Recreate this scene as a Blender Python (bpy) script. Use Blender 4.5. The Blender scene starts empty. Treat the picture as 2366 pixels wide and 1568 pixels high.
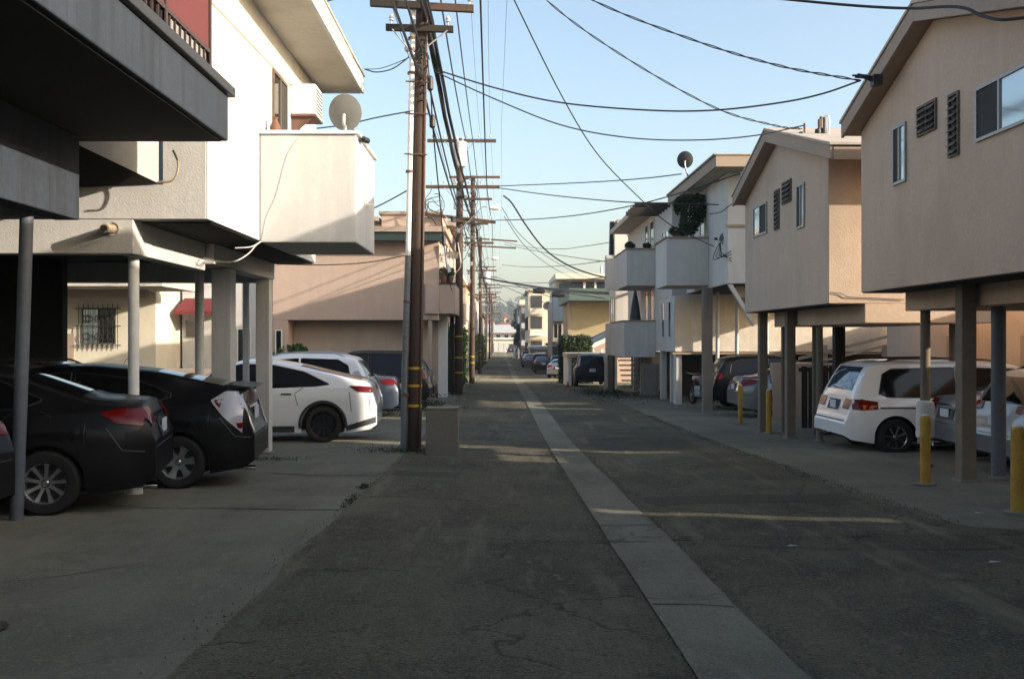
import bpy, math, random
import numpy as np
from mathutils import Vector, Matrix
from mathutils.bvhtree import BVHTree

random.seed(7)
rnd = random.random
R = math.radians
SC = bpy.context.scene
COL = SC.collection

# ---------------------------------------------------------------- camera, sky, sun, exposure
F = 2300.0          # focal length in units of a 2366 px wide picture
YAW = math.atan(28 / F)
cam_d = bpy.data.cameras.new('camera')
cam_d.sensor_width = 36.0
cam_d.lens = 36.0 * F / 2366.0
cam_d.clip_end = 6000
cam = bpy.data.objects.new('camera', cam_d)
COL.objects.link(cam)
cam.location = (0, 0, 0)
cam.rotation_euler = (R(90), 0, -YAW)
SC.camera = cam
SUN_AZ = 68.0       # degrees from -Y (behind the camera) towards +X
SUN_EL = 15.0
sx, sy = math.sin(R(SUN_AZ)), -math.cos(R(SUN_AZ))
w = bpy.data.worlds.new('World')
SC.world = w
w.use_nodes = True
nt = w.node_tree
nt.nodes.clear()
wo = nt.nodes.new('ShaderNodeOutputWorld')
bg = nt.nodes.new('ShaderNodeBackground')
sky = nt.nodes.new('ShaderNodeTexSky')
sky.sky_type = 'NISHITA'
sky.sun_disc = False
sky.sun_elevation = R(SUN_EL)
sky.sun_rotation = math.atan2(sx, sy)
sky.altitude = 0
sky.air_density = 1.0
sky.dust_density = 3.2
sky.ozone_density = 1.0
bg.inputs['Strength'].default_value = 0.14
nt.links.new(sky.outputs[0], bg.inputs[0])
nt.links.new(bg.outputs[0], wo.inputs[0])
sl = bpy.data.lights.new('sun', 'SUN')
sl.energy = 3.2
sl.angle = R(0.5)
sl.color = (1.0, 0.88, 0.73)
sun = bpy.data.objects.new('sun', sl)
COL.objects.link(sun)
dv = Vector((sx * math.cos(R(SUN_EL)), sy * math.cos(R(SUN_EL)), math.sin(R(SUN_EL))))
sun.rotation_euler = dv.to_track_quat('Z', 'Y').to_euler()
sun.location = (30, -20, 40)
vs = SC.view_settings
vs.view_transform = 'Standard'
vs.look = 'None'
vs.exposure = 1.38
vs.gamma = 1.0
vs.use_curve_mapping = False
SC.cycles.max_bounces = 8
SC.cycles.diffuse_bounces = 4
SC.cycles.glossy_bounces = 4

# ---------------------------------------------------------------- pixel helpers (2366 x 1568 frame)
def onY(px, py, y):
    u = (px - 1183) / F
    dx = math.sin(YAW) + u * math.cos(YAW)
    dy = math.cos(YAW) - u * math.sin(YAW)
    k = y / dy
    return Vector((dx * k, y, (784 - py) / F * k))

OFF = [(-30, 0.4), (0, 1.36), (15, 1.86), (20, 2.0), (25, 2.07), (30, 2.1), (40, 2.2), (55, 2.45), (70, 2.9), (85, 2.97),
       (110, 3.0), (150, 3.1), (200, 3.2), (260, 3.3), (400, 3.0), (2500, 3.0)]
OX = [a for a, b in OFF]; OZ = [b for a, b in OFF]
def off(y):
    return float(np.mean([np.interp(y + k, OX, OZ) for k in (-3, -1.5, 0, 1.5, 3)]))
def gz(x, y):
    d = abs(x - 1.18)
    return -off(y) - 0.07 * max(0, 1 - d / 2.9)
def gnd(x, y):
    return Vector((x, y, gz(x, y)))

# ---------------------------------------------------------------- materials
MATS = {}
def M(name, col, rough=0.8, metal=0.0, var=0.0, vscale=2.0, bump=0.0, bscale=80.0, streak=0.0, dirt=None, spec=0.5,
      coat=0.0, emit=0.0, dcol=None, grime=0.0):
    m = bpy.data.materials.new(name)
    m.use_nodes = True
    t = m.node_tree
    b = t.nodes['Principled BSDF']
    b.inputs['Base Color'].default_value = (*col, 1)
    b.inputs['Roughness'].default_value = rough
    b.inputs['Metallic'].default_value = metal
    b.inputs['Specular IOR Level'].default_value = spec
    if coat:
        b.inputs['Coat Weight'].default_value = coat
        b.inputs['Coat Roughness'].default_value = 0.04
    if var or streak or grime or bump:
        tc = t.nodes.new('ShaderNodeNewGeometry')
        cur = None
        def mixc(a, bcol, fac):
            mx = t.nodes.new('ShaderNodeMix'); mx.data_type = 'RGBA'
            if a is None: mx.inputs[6].default_value = (*col, 1)
            else: t.links.new(a, mx.inputs[6])
            mx.inputs[7].default_value = (*bcol, 1)
            t.links.new(fac, mx.inputs[0])
            return mx.outputs[2]
        def noise(scale, sv=(1, 1, 1), detail=5, lo=0.35, hi=0.7, amt=1.0, loc=0):
            mp = t.nodes.new('ShaderNodeMapping')
            mp.inputs['Scale'].default_value = sv
            mp.inputs['Location'].default_value = (loc, loc * .7, loc * 1.3)
            t.links.new(tc.outputs['Position'], mp.inputs[0])
            n = t.nodes.new('ShaderNodeTexNoise')
            n.inputs['Scale'].default_value = scale
            n.inputs['Detail'].default_value = detail
            n.inputs['Roughness'].default_value = 0.6
            t.links.new(mp.outputs[0], n.inputs[0])
            mr = t.nodes.new('ShaderNodeMapRange')
            mr.inputs[1].default_value = lo; mr.inputs[2].default_value = hi
            mr.inputs[3].default_value = 0; mr.inputs[4].default_value = amt
            t.links.new(n.outputs[0], mr.inputs[0])
            return mr.outputs[0]
        if var:
            cur = mixc(cur, tuple(c * (1 - var) for c in col), noise(vscale))
            cur = mixc(cur, tuple(min(1, c * (1 + var * .6)) for c in col), noise(vscale * 9, loc=7, lo=.45, hi=.75))
        if streak:
            cur = mixc(cur, tuple(c * (1 - streak) for c in (dcol or col)), noise(5.0, (1, 1, 0.09), lo=.46, hi=.62, loc=3))
            cur = mixc(cur, tuple(min(1, c * (1 + streak * .5)) for c in col), noise(9.0, (1, 1, 0.06), lo=.55, hi=.75, loc=11))
        if grime:
            cur = mixc(cur, tuple(c * (1 - grime) for c in col), noise(0.7, (1, 1, .6), lo=.5, hi=.7, loc=19))
        if cur is not None: t.links.new(cur, b.inputs['Base Color'])
        if bump:
            n = t.nodes.new('ShaderNodeTexNoise')
            n.inputs['Scale'].default_value = bscale; n.inputs['Detail'].default_value = 4
            t.links.new(tc.outputs['Position'], n.inputs[0])
            bp = t.nodes.new('ShaderNodeBump')
            bp.inputs['Strength'].default_value = min(1, bump * .6); bp.inputs['Distance'].default_value = 0.008
            t.links.new(n.outputs[0], bp.inputs['Height'])
            t.links.new(bp.outputs[0], b.inputs['Normal'])
    MATS[name] = m
    return m

M('slab_paint', (.028, .036, .050), .85, var=.3, vscale=1.2, bump=.5, bscale=50, streak=.45, dcol=(.03, .038, .05), grime=.2)
M('white_stucco', (.56, .552, .53), .85, var=.12, bump=.5, bscale=60, streak=.10, grime=.14)
M('greywhite_stucco', (.54, .53, .51), .9, var=.12, bump=.7, bscale=45, streak=.10, grime=.12)
M('stained_concrete', (.30, .30, .31), .9, var=.2, bump=.5, bscale=50, streak=.45, dcol=(.20, .20, .2), grime=.25)
M('shade_dark', (.026, .023, .018), .95, var=.15, bump=.3)  # near-black: deep shade under overhangs and in the carport is put into the colour
M('soffit_cream', (.50, .46, .38), .9, var=.15, bump=.3, grime=.2)
M('tan_stucco', (.54, .42, .325), .92, var=.14, bump=.9, bscale=38, streak=.06, grime=.20)
M('tan_trim', (.37, .285, .22), .85, var=.12, bump=.3, grime=.1)
M('tan_post', (.18, .148, .11), .85, var=.25, vscale=5, bump=.4, grime=.4)
M('roof_pale', (.50, .43, .36), .9, var=.2, bump=.6, bscale=90)  # pale roof covering, a little brighter than the trim
M('pink_tan_stucco', (.46, .345, .275), .92, var=.10, bump=.8, bscale=38, streak=.06, grime=.12)
M('lace_stucco', (.74, .665, .565), .95, var=.2, vscale=3, bump=1.0, bscale=9, streak=.1)
M('grey_stucco', (.60, .575, .53), .92, var=.10, bump=.8, bscale=30, streak=.10, grime=.12)
M('cream_stucco', (.66, .60, .48), .9, var=.12, bump=.5, grime=.1)
M('yellow_stucco', (.38, .31, .18), .9, var=.12, bump=.5)
M('green_metal', (.075, .115, .10), .6, var=.15, streak=.15)
M('dark_green_metal', (.018, .036, .032), .6, var=.15, streak=.2)
M('blue_siding', (.06, .09, .13), .7, var=.12, streak=.1)
M('blue_grey_post', (.11, .125, .15), .6, var=.18, bump=.3, grime=.3)
M('white_post', (.72, .72, .70), .7, var=.12, bump=.3, grime=.25)
M('dark_wood_shade', (.028, .022, .017), .85, var=.3, bump=.5, streak=.2)  # dark wood; also the shade in garages and openings, put into the colour
M('pole_wood', (.062, .036, .024), .75, var=.25, vscale=5, bump=.8, bscale=30, streak=.55, dcol=(.09, .04, .02))
M('arm_wood', (.085, .05, .032), .85, var=.25, bump=.6)
M('grey_wood', (.22, .19, .16), .9, var=.25, bump=.6, streak=.2)
M('conduit', (.74, .74, .74), .45, var=.15, grime=.15)
M('old_conduit', (.17, .175, .18), .6, var=.3, grime=.4)
M('rust_conduit', (.13, .07, .05), .7, var=.3)
M('galvanised', (.45, .46, .47), .45, metal=.6, var=.2)
M('black_rubber', (.015, .015, .015), .75, var=.2)
M('wire_black', (.012, .012, .014), .6)
M('wire_grey', (.10, .10, .11), .6)
M('wire_pale', (.62, .60, .54), .6)
M('reflector_yellow', (.55, .36, .02), .5)
M('bollard_yellow', (.42, .25, .03), .65, var=.4, vscale=9, bump=.5, grime=.55)
M('bollard_cap', (.62, .6, .5), .7, var=.2)
M('foam', (.55, .55, .55), .8, var=.15, bump=.3)
M('dark_glass', (.012, .013, .014), .05, spec=.7)
M('car_glass', (.006, .006, .007), .06, spec=.3)
M('car_glass_blue', (.05, .09, .14), .06, spec=1.0, metal=.4)
M('mirror_glass', (.42, .47, .50), .08, metal=.75)
M('screen', (.028, .028, .028), .8)
M('alu', (.30, .30, .29), .45, metal=.5)
M('white_frame', (.7, .7, .68), .5)
M('dark_frame', (.11, .085, .065), .6)
M('louvre_glass', (.13, .115, .09), .3, spec=.5)
M('dish_grey', (.16, .16, .15), .55, var=.1)
M('dish_dark', (.04, .042, .045), .55, var=.1)
M('black_plastic', (.02, .02, .02), .5)
M('trim_grey', (.035, .035, .036), .6)
M('red_awning', (.16, .02, .02), .8, var=.15)
M('red_mesh', (.11, .025, .025), .8, var=.15, vscale=12)
M('rail_brown', (.05, .03, .025), .6)
M('concrete_box', (.18, .165, .135), .9, var=.12, bump=.5, bscale=60, grime=.15)
M('terracotta', (.15, .07, .045), .8, var=.2)
M('tile_red', (.26, .10, .07), .8, var=.2)
M('soil', (.05, .04, .03), .95, var=.3)
M('pipe_tan', (.35, .28, .19), .6, var=.2)
M('paint_white', (.80, .80, .79), .3, coat=1.0, spec=.5)
M('paint_black', (.003, .003, .004), .4, coat=.12, spec=.25)
M('paint_dark', (.005, .005, .006), .4, coat=.12, spec=.25)
M('paint_blue', (.055, .07, .095), .3, metal=.4, coat=1.0)
M('paint_silver', (.20, .205, .21), .35, metal=.5, coat=.8)
M('paint_grey', (.12, .12, .12), .3, metal=.5, coat=.8)
M('paint_maroon', (.09, .015, .015), .3, coat=.8)
M('rim_silver', (.42, .43, .45), .3, metal=.8)
M('rim_black', (.02, .02, .02), .35, metal=.3)
M('tyre', (.016, .015, .014), .85, var=.2)
M('tyre_dusty', (.034, .027, .018), .9, var=.3)
M('chrome', (.7, .7, .7), .12, metal=1.0)
M('lamp_red', (.13, .004, .003), .2, coat=.2, spec=.3)
M('lamp_clear', (.42, .42, .45), .15, coat=.6)
M('lamp_amber', (.65, .16, .02), .12, coat=1.0)
M('plate', (.55, .57, .62), .5)
M('leaf_dark', (.030, .050, .018), .7, var=.3, spec=.3)
M('leaf_mid', (.06, .10, .025), .7, var=.3, spec=.3)
M('leaf_bright', (.075, .12, .03), .7, var=.3, spec=.3)
M('leaf_grey', (.06, .075, .05), .8, var=.3, spec=.2)
M('dead_frond', (.20, .15, .09), .9, var=.3)
M('bark', (.10, .075, .05), .9, var=.3, bump=.5)
M('hill_green', (.05, .065, .045), .95, var=.4, vscale=.02)
M('orange_plastic', (.22, .05, .02), .6)
M('timber_pale', (.38, .30, .2), .85, var=.2)
M('insulator', (.55, .55, .52), .3)

def ground_mat(name, base, speck, patch, crack=0.0, streaky=0.0, pscale=.9, bumpd=.03, fine=160):
    m = bpy.data.materials.new(name); m.use_nodes = True
    t = m.node_tree; b = t.nodes['Principled BSDF']
    b.inputs['Roughness'].default_value = .93
    b.inputs['Diffuse Roughness'].default_value = 1.0
    b.inputs['Specular IOR Level'].default_value = .25
    g = t.nodes.new('ShaderNodeNewGeometry')
    def N(scale, detail=6, sv=(1, 1, 1), loc=0, rough=.62):
        mp = t.nodes.new('ShaderNodeMapping'); mp.inputs['Scale'].default_value = sv
        mp.inputs['Location'].default_value = (loc, loc, 0)
        t.links.new(g.outputs['Position'], mp.inputs[0])
        n = t.nodes.new('ShaderNodeTexNoise'); n.inputs['Scale'].default_value = scale
        n.inputs['Detail'].default_value = detail; n.inputs['Roughness'].default_value = rough
        t.links.new(mp.outputs[0], n.inputs[0]); return n.outputs[0]
    def MR(s, lo, hi, a=0, c=1):
        r = t.nodes.new('ShaderNodeMapRange')
        for i, v in enumerate((lo, hi, a, c)): r.inputs[i + 1].default_value = v
        t.links.new(s, r.inputs[0]); return r.outputs[0]
    def mix(a, c, f):
        x = t.nodes.new('ShaderNodeMix'); x.data_type = 'RGBA'
        if isinstance(a, tuple): x.inputs[6].default_value = (*a, 1)
        else: t.links.new(a, x.inputs[6])
        x.inputs[7].default_value = (*c, 1); t.links.new(f, x.inputs[0]); return x.outputs[2]
    c = mix(base, tuple(v * (1 - patch) for v in base), MR(N(pscale, 5), .42, .62))
    c = mix(c, tuple(v * (1 + patch * .9) for v in base), MR(N(pscale * .7, 6, (1, .35, 1), 31), .5, .72))
    c = mix(c, tuple(v * .55 for v in base), MR(N(3.1, 6, (1, .5, 1), 5), .58, .78, 0, .8))
    c = mix(c, tuple(v * (1 + speck) for v in base), MR(N(fine * .4, 3), .52, .72))
    c = mix(c, tuple(v * (1 - speck * .7) for v in base), MR(N(fine * .28, 3, loc=3), .52, .72))
    c = mix(c, tuple(v * (1 + speck * .5) for v in base), MR(N(11, 6, (1, .6, 1), 41), .56, .74))
    if streaky:
        c = mix(c, tuple(min(1, v * (1 + streaky)) for v in base), MR(N(2.2, 6, (1.5, .16, 1), 17), .55, .75))
    if crack:
        n = t.nodes.new('ShaderNodeTexNoise'); n.inputs['Scale'].default_value = 2.5; n.inputs['Detail'].default_value = 5
        t.links.new(g.outputs['Position'], n.inputs[0])
        ad = t.nodes.new('ShaderNodeVectorMath'); ad.operation = 'MULTIPLY_ADD'
        ad.inputs[1].default_value = (.8, .8, 0)
        t.links.new(n.outputs[1], ad.inputs[0]); t.links.new(g.outputs['Position'], ad.inputs[2])
        v = t.nodes.new('ShaderNodeTexVoronoi'); v.feature = 'DISTANCE_TO_EDGE'; v.inputs['Scale'].default_value = .42
        t.links.new(ad.outputs[0], v.inputs[0])
        cr = MR(v.outputs[0], 0.0, .010, crack * .85, 0)
        gate = MR(N(.5, 3, loc=9), .43, .53)
        mu = t.nodes.new('ShaderNodeMath'); mu.operation = 'MULTIPLY'
        t.links.new(cr, mu.inputs[0]); t.links.new(gate, mu.inputs[1])
        c = mix(c, tuple(v2 * .3 for v2 in base), mu.outputs[0])
    t.links.new(c, b.inputs['Base Color'])
    bp = t.nodes.new('ShaderNodeBump'); bp.inputs['Strength'].default_value = .9; bp.inputs['Distance'].default_value = bumpd
    t.links.new(N(fine * .5, 5), bp.inputs['Height'])
    t.links.new(bp.outputs[0], b.inputs['Normal'])
    MATS[name] = m
ground_mat('asphalt', (.128, .117, .078), 1.1, .42, crack=1.0, streaky=.8)
ground_mat('asphalt_patch', (.088, .082, .058), .8, .2, crack=.4)
ground_mat('concrete_apron', (.165, .157, .118), .45, .30, crack=.3, streaky=.15, bumpd=.014)
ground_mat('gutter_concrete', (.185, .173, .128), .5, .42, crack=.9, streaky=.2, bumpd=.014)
ground_mat('earth', (.13, .11, .085), .4, .3)

# ---------------------------------------------------------------- object helpers
def link(o, parent=None):
    COL.objects.link(o)
    if parent is not None: o.parent = parent
    return o
def tag(o, label=None, cat=None, group=None, kind=None):
    if label: o['label'] = label
    if cat: o['category'] = cat
    if group: o['group'] = group
    if kind: o['kind'] = kind
    return o
def thing(name, label, cat, loc=(0, 0, 0), rz=0.0, group=None):
    o = bpy.data.objects.new(name, None)
    o.empty_display_size = .2
    o.location = loc; o.rotation_euler = (0, 0, rz)
    COL.objects.link(o)
    return tag(o, label, cat, group)
def base_of(o):
    v = Vector((0, 0, 0))
    while o is not None:
        v = v + Vector(o.location); o = o.parent
    return v

class MB:
    def __init__(s): s.v = []; s.f = []
    def add(s, vs, fs):
        n = len(s.v); s.v += [tuple(p) for p in vs]; s.f += [tuple(i + n for i in f) for f in fs]; return s
    def box(s, x0, x1, y0, y1, z0, z1):
        return s.add([(x0, y0, z0), (x1, y0, z0), (x1, y1, z0), (x0, y1, z0), (x0, y0, z1), (x1, y0, z1), (x1, y1, z1), (x0, y1, z1)],
                     [(0, 3, 2, 1), (4, 5, 6, 7), (0, 1, 5, 4), (1, 2, 6, 5), (2, 3, 7, 6), (3, 0, 4, 7)])
    def prism(s, poly, axis, a, b):
        # poly: 2D points; axis 'x': (y,z), 'y': (x,z), 'z': (x,y)
        def P(p, t):
            return (t, p[0], p[1]) if axis == 'x' else ((p[0], t, p[1]) if axis == 'y' else (p[0], p[1], t))
        n = len(poly)
        area = sum(poly[i][0] * poly[(i + 1) % n][1] - poly[(i + 1) % n][0] * poly[i][1] for i in range(n))
        flip = (area < 0) != (axis == 'y')
        vs = [P(p, a) for p in poly] + [P(p, b) for p in poly]
        fs = [tuple(range(n))[::-1], tuple(range(n, 2 * n))] + [(i, (i + 1) % n, n + (i + 1) % n, n + i) for i in range(n)]
        if (b < a): flip = not flip
        if flip: fs = [f[::-1] for f in fs]
        return s.add(vs, fs)
    def tube(s, pts, r, n=8, r1=None, cap=True):
        pts = [Vector(p) for p in pts]
        m = len(pts); vs = []; fs = []
        up = None
        for i, p in enumerate(pts):
            d = (pts[min(i + 1, m - 1)] - pts[max(i - 1, 0)])
            if d.length < 1e-9: d = Vector((0, 0, 1))
            d.normalize()
            if up is None:
                up = Vector((0, 0, 1)) if abs(d.z) < .9 else Vector((1, 0, 0))
            a = d.cross(up)
            if a.length < 1e-6: a = d.cross(Vector((0, 1, 0)))
            a.normalize(); bb = a.cross(d).normalized(); up = bb
            rr = r if r1 is None else r + (r1 - r) * i / (m - 1)
            for k in range(n):
                t = 2 * math.pi * k / n
                vs.append(p + a * math.cos(t) * rr + bb * math.sin(t) * rr)
        for i in range(m - 1):
            for k in range(n):
                fs.append((i * n + k, i * n + (k + 1) % n, (i + 1) * n + (k + 1) % n, (i + 1) * n + k))
        if cap:
            fs.append(tuple(range(n))[::-1]); fs.append(tuple(range((m - 1) * n, m * n)))
        return s.add(vs, fs)
    def lathe(s, prof, axis, c, n=24):
        # prof: (r, t) along axis
        vs = []; fs = []
        for r, t in prof:
            for k in range(n):
                a = 2 * math.pi * k / n
                u, v = r * math.cos(a), r * math.sin(a)
                p = {'x': (t, u, v), 'y': (v, t, u), 'z': (u, v, t)}[axis]
                vs.append((p[0] + c[0], p[1] + c[1], p[2] + c[2]))
        m = len(prof)
        for i in range(m - 1):
            for k in range(n):
                fs.append((i * n + k, i * n + (k + 1) % n, (i + 1) * n + (k + 1) % n, (i + 1) * n + k))
        return s.add(vs, fs)
    def build(s, name, mat, parent=None, smooth=False, bevel=0.0, local=False, **kw):
        vs = s.v
        if parent is not None and not local:
            b = base_of(parent)
            vs = [(p[0] - b.x, p[1] - b.y, p[2] - b.z) for p in vs]
        me = bpy.data.meshes.new(name)
        me.from_pydata(vs, [], s.f)
        me.materials.append(MATS[mat] if isinstance(mat, str) else mat)
        me.validate()
        if smooth:
            me.polygons.foreach_set('use_smooth', [True] * len(me.polygons))
            me.set_sharp_from_angle(angle=R(38))
        me.update()
        o = bpy.data.objects.new(name, me)
        link(o, parent)
        if bevel:
            bv = o.modifiers.new('bevel', 'BEVEL'); bv.width = bevel; bv.segments = 2; bv.limit_method = 'ANGLE'
        if kw: tag(o, **kw)
        return o
def bx(name, mat, parent, x0, x1, y0, y1, z0, z1, bevel=.012, **kw):
    return MB().box(x0, x1, y0, y1, z0, z1).build(name, mat, parent, bevel=bevel, **kw)
def solo(o, label, cat, group=None):
    """a mesh thing: moves the origin to the base centre of its mesh"""
    me = o.data
    co = np.empty(len(me.vertices) * 3); me.vertices.foreach_get('co', co); co = co.reshape(-1, 3)
    c = Vector(((co[:, 0].min() + co[:, 0].max()) / 2, (co[:, 1].min() + co[:, 1].max()) / 2, co[:, 2].min()))
    co -= np.array(c); me.vertices.foreach_set('co', co.ravel()); me.update()
    o.location = c
    return tag(o, label, cat, group)

def smooth_path(pts, n=8):
    P = [Vector(p) for p in pts]
    if len(P) < 3:
        return [P[0].lerp(P[-1], i / n) for i in range(n + 1)]
    Q = [P[0] * 2 - P[1]] + P + [P[-1] * 2 - P[-2]]
    out = []
    for i in range(1, len(Q) - 2):
        a, b, c, d = Q[i - 1:i + 3]
        for k in range(n):
            t = k / n
            out.append(.5 * ((2 * b) + (c - a) * t + (2 * a - 5 * b + 4 * c - d) * t * t + (3 * b - a - 3 * c + d) * t ** 3))
    out.append(P[-1])
    return out

# windows -----------------------------------------------------------------
def win_x(parent, X, y0, y1, z0, z1, out=-1, frame='alu', panes=2, fw=.035, split=None, mats=('screen', 'mirror_glass'), proud=.02):
    """window in a wall plane X=const, facing out (-1: -X, +1: +X); pane order: from high y to low y"""
    a, b = sorted((X + out * .002, X + out * (proud + .01)))
    m = MB()
    m.box(a, b, y0, y1, z0, z0 + fw).box(a, b, y0, y1, z1 - fw, z1)
    m.box(a, b, y0, y0 + fw, z0 + fw, z1 - fw).box(a, b, y1 - fw, y1, z0 + fw, z1 - fw)
    yi0, yi1 = y0 + fw, y1 - fw
    cuts = [yi1]
    for i in range(1, panes):
        c = yi1 - (yi1 - yi0) * ((split if split else i / panes))
        m.box(a, b, c - fw / 2, c + fw / 2, z0 + fw, z1 - fw); cuts.append(c)
    cuts.append(yi0)
    w_ = m.build('window', frame, parent)
    for i in range(panes):
        pa, pb = sorted((X + out * .002, X + out * .012))
        MB().box(pa, pb, cuts[i + 1] + .001, cuts[i] - .001, z0 + fw, z1 - fw).build('pane', mats[i % len(mats)], w_)
    return w_
def win_y(parent, Y, x0, x1, z0, z1, out=-1, frame='alu', panes=1, fw=.035, mats=('dark_glass',)):
    a, b = sorted((Y + out * .002, Y + out * .03))
    m = MB()
    m.box(x0, x1, a, b, z0, z0 + fw).box(x0, x1, a, b, z1 - fw, z1)
    m.box(x0, x0 + fw, a, b, z0 + fw, z1 - fw).box(x1 - fw, x1, a, b, z0 + fw, z1 - fw)
    cuts = [x0 + fw]
    for i in range(1, panes):
        c = x0 + fw + (x1 - x0 - 2 * fw) * i / panes
        m.box(c - fw / 2, c + fw / 2, a, b, z0 + fw, z1 - fw); cuts.append(c)
    cuts.append(x1 - fw)
    w_ = m.build('window', frame, parent)
    for i in range(panes):
        pa, pb = sorted((Y + out * .002, Y + out * .012))
        MB().box(cuts[i] + .001, cuts[i + 1] - .001, pa, pb, z0 + fw, z1 - fw).build('pane', mats[i % len(mats)], w_)
    return w_
def louvre_x(parent, X, y0, y1, z0, z1, n, cols=1):
    """jalousie window facing -X: dark backing and tilted glass slats"""
    m = MB()
    fw = .03
    m.box(X - .03, X - .002, y0, y1, z0, z0 + fw).box(X - .03, X - .002, y0, y1, z1 - fw, z1)
    m.box(X - .03, X - .002, y0, y0 + fw, z0 + fw, z1 - fw).box(X - .03, X - .002, y1 - fw, y1, z0 + fw, z1 - fw)
    if cols == 2: m.box(X - .03, X - .002, (y0 + y1) / 2 - .015, (y0 + y1) / 2 + .015, z0 + fw, z1 - fw)
    w_ = m.build('louvre_window', 'dark_frame', parent)
    MB().box(X - .006, X - .001, y0 + fw, y1 - fw, z0 + fw, z1 - fw).build('backing', 'black_plastic', w_)
    me = None
    for c in range(cols):
        ya = y0 + fw + .002 + (y1 - y0 - 2 * fw) * c / cols + (.014 if c else 0)
        yb = y0 + fw - .002 + (y1 - y0 - 2 * fw) * (c + 1) / cols - (.014 if cols == 2 and c == 0 else 0)
        for i in range(n):
            zc = z0 + fw + (z1 - z0 - 2 * fw) * (i + .5) / n
            h = (z1 - z0) / n * .42
            MB().prism([(X - .07, zc - h), (X - .064, zc - h), (X - .010, zc + h * .55), (X - .016, zc + h * .55)], 'y', ya, yb).build('slat', 'louvre_glass', w_)
    return w_
def leaf_cloud(n, sampler, size=.08, name='foliage', mat='leaf_mid', parent=None, seed=1, **kw):
    rs = random.Random(seed)
    m = MB()
    for i in range(n):
        c = Vector(sampler(rs))
        nrm = Vector((rs.gauss(0, 1), rs.gauss(0, 1), rs.gauss(0, 1) + .5)).normalized()
        a = nrm.orthogonal().normalized()
        a.rotate(Matrix.Rotation(rs.random() * 6.28, 3, nrm)) if False else None
        ang = rs.random() * 6.28
        b = nrm.cross(a)
        u = a * math.cos(ang) + b * math.sin(ang); v = nrm.cross(u)
        s_ = size * (.6 + .8 * rs.random())
        m.add([c - u * s_, c - v * s_ * .5, c + u * s_, c + v * s_ * .5], [(0, 1, 2, 3)])
    return m.build(name, mat, parent, **kw)
def blob_sampler(blobs, hollow=.55):
    def f(rs):
        c, r = rs.choice(blobs)
        while True:
            p = Vector((rs.uniform(-1, 1), rs.uniform(-1, 1), rs.uniform(-1, 1)))
            if hollow < p.length < 1: break
        if not hasattr(r, '__len__'): r = (r, r, r)
        return (c[0] + p.x * r[0], c[1] + p.y * r[1], c[2] + p.z * r[2])
    return f
def box_sampler(x0, x1, y0, y1, z0, z1, skin=.25):
    def f(rs):
        while True:
            p = [rs.random() for _ in range(3)]
            d = min(p[0] * (x1 - x0), (1 - p[0]) * (x1 - x0), p[1] * (y1 - y0), (1 - p[1]) * (y1 - y0), (1 - p[2]) * (z1 - z0))
            if d < skin * (0.4 + rs.random()): break
        j = .12 * math.sin(p[0] * 9 + p[1] * 14)
        return (x0 + p[0] * (x1 - x0) + rs.gauss(0, .05), y0 + p[1] * (y1 - y0) + rs.gauss(0, .05), z0 + p[2] * (z1 - z0) + j * p[2] + rs.gauss(0, .04))
    return f
HAZE = True
# ---------------------------------------------------------------- the ground
def sheet(name, mat, xl, xr, ys, dz, nx=24, ragged=0.0, wob=None, seed=3):
    rs = random.Random(seed)
    m = MB(); rows = []
    la = ra = 0
    for y in ys:
        la = la * .75 + rs.gauss(0, ragged) ; ra = ra * .75 + rs.gauss(0, ragged)
        a = (xl(y) if callable(xl) else xl) + la; b = (xr(y) if callable(xr) else xr) + ra
        row = []
        for i in range(nx + 1):
            x = a + (b - a) * i / nx
            z = gz(x, y) + dz + (wob(x, y) if wob else 0)
            row.append((x, y, z))
        rows.append(row)
    vs = [p for r in rows for p in r]; n = nx + 1; fs = []
    for j in range(len(rows) - 1):
        for i in range(nx): fs.append((j * n + i, j * n + i + 1, (j + 1) * n + i + 1, (j + 1) * n + i))
    m.add(vs, fs)
    return m.build(name, mat, None, smooth=True, kind='structure')
def ysteps(a, b):
    out = []; y = a
    while y < b:
        out.append(y); y += max(.12, abs(y) * .012)
    out.append(b); return out
def wobble(x, y):
    return .010 * math.sin(x * 1.7 + y * .9) * math.sin(y * .53 + 1) + .006 * math.sin(x * 3.9 - y * 1.3)
sheet('ground', 'earth', -900, 900, [-60, -30, -15, 0, 5, 10, 15, 20, 25, 30, 40, 50, 60, 70, 80, 90, 110, 150, 200, 260, 330, 500, 900, 1500, 2600], -.10, 2)
sheet('left_concrete_apron', 'concrete_apron', -17, -1.3, ysteps(-6, 262), -.014, 30, 0, wobble)
def rx0(y): return float(np.interp(y, [8.0, 8.5, 9.0, 262], [3.6, 3.6, 3.55, 3.6]))
sheet('right_concrete_apron', 'concrete_apron', rx0, 16, ysteps(8.0, 262), -.014, 30, 0, wobble)
def aR(y): return float(np.interp(y, [8.15, 8.3, 8.42, 8.55, 8.8, 9.3, 11, 30, 262], [16, 13, 5.3, 4.6, 4.2, 4.02, 4.02, 4.1, 4.1]))
sheet('alley_road', 'asphalt', lambda y: -1.45 - .01 * min(y, 14) + .006 * math.sin(y * 2.3), aR, ysteps(-6, 262), 0.0, 40, .007, wobble)
sheet('valley_gutter', 'gutter_concrete', .92, 1.44, ysteps(-6, 262), .014, 4, .0018, wobble, seed=9)
def patch(name, mat, x0, x1, y0, y1, dz, seed):
    return sheet(name, mat, x0, x1, list(np.linspace(y0, y1, 12)), dz, 10, .02, wobble, seed)
patch('pale_road_sheet', 'gutter_concrete', -1.5, 4.05, 64.5, 75, .008, 12)  # paler sheet across the far road
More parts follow.
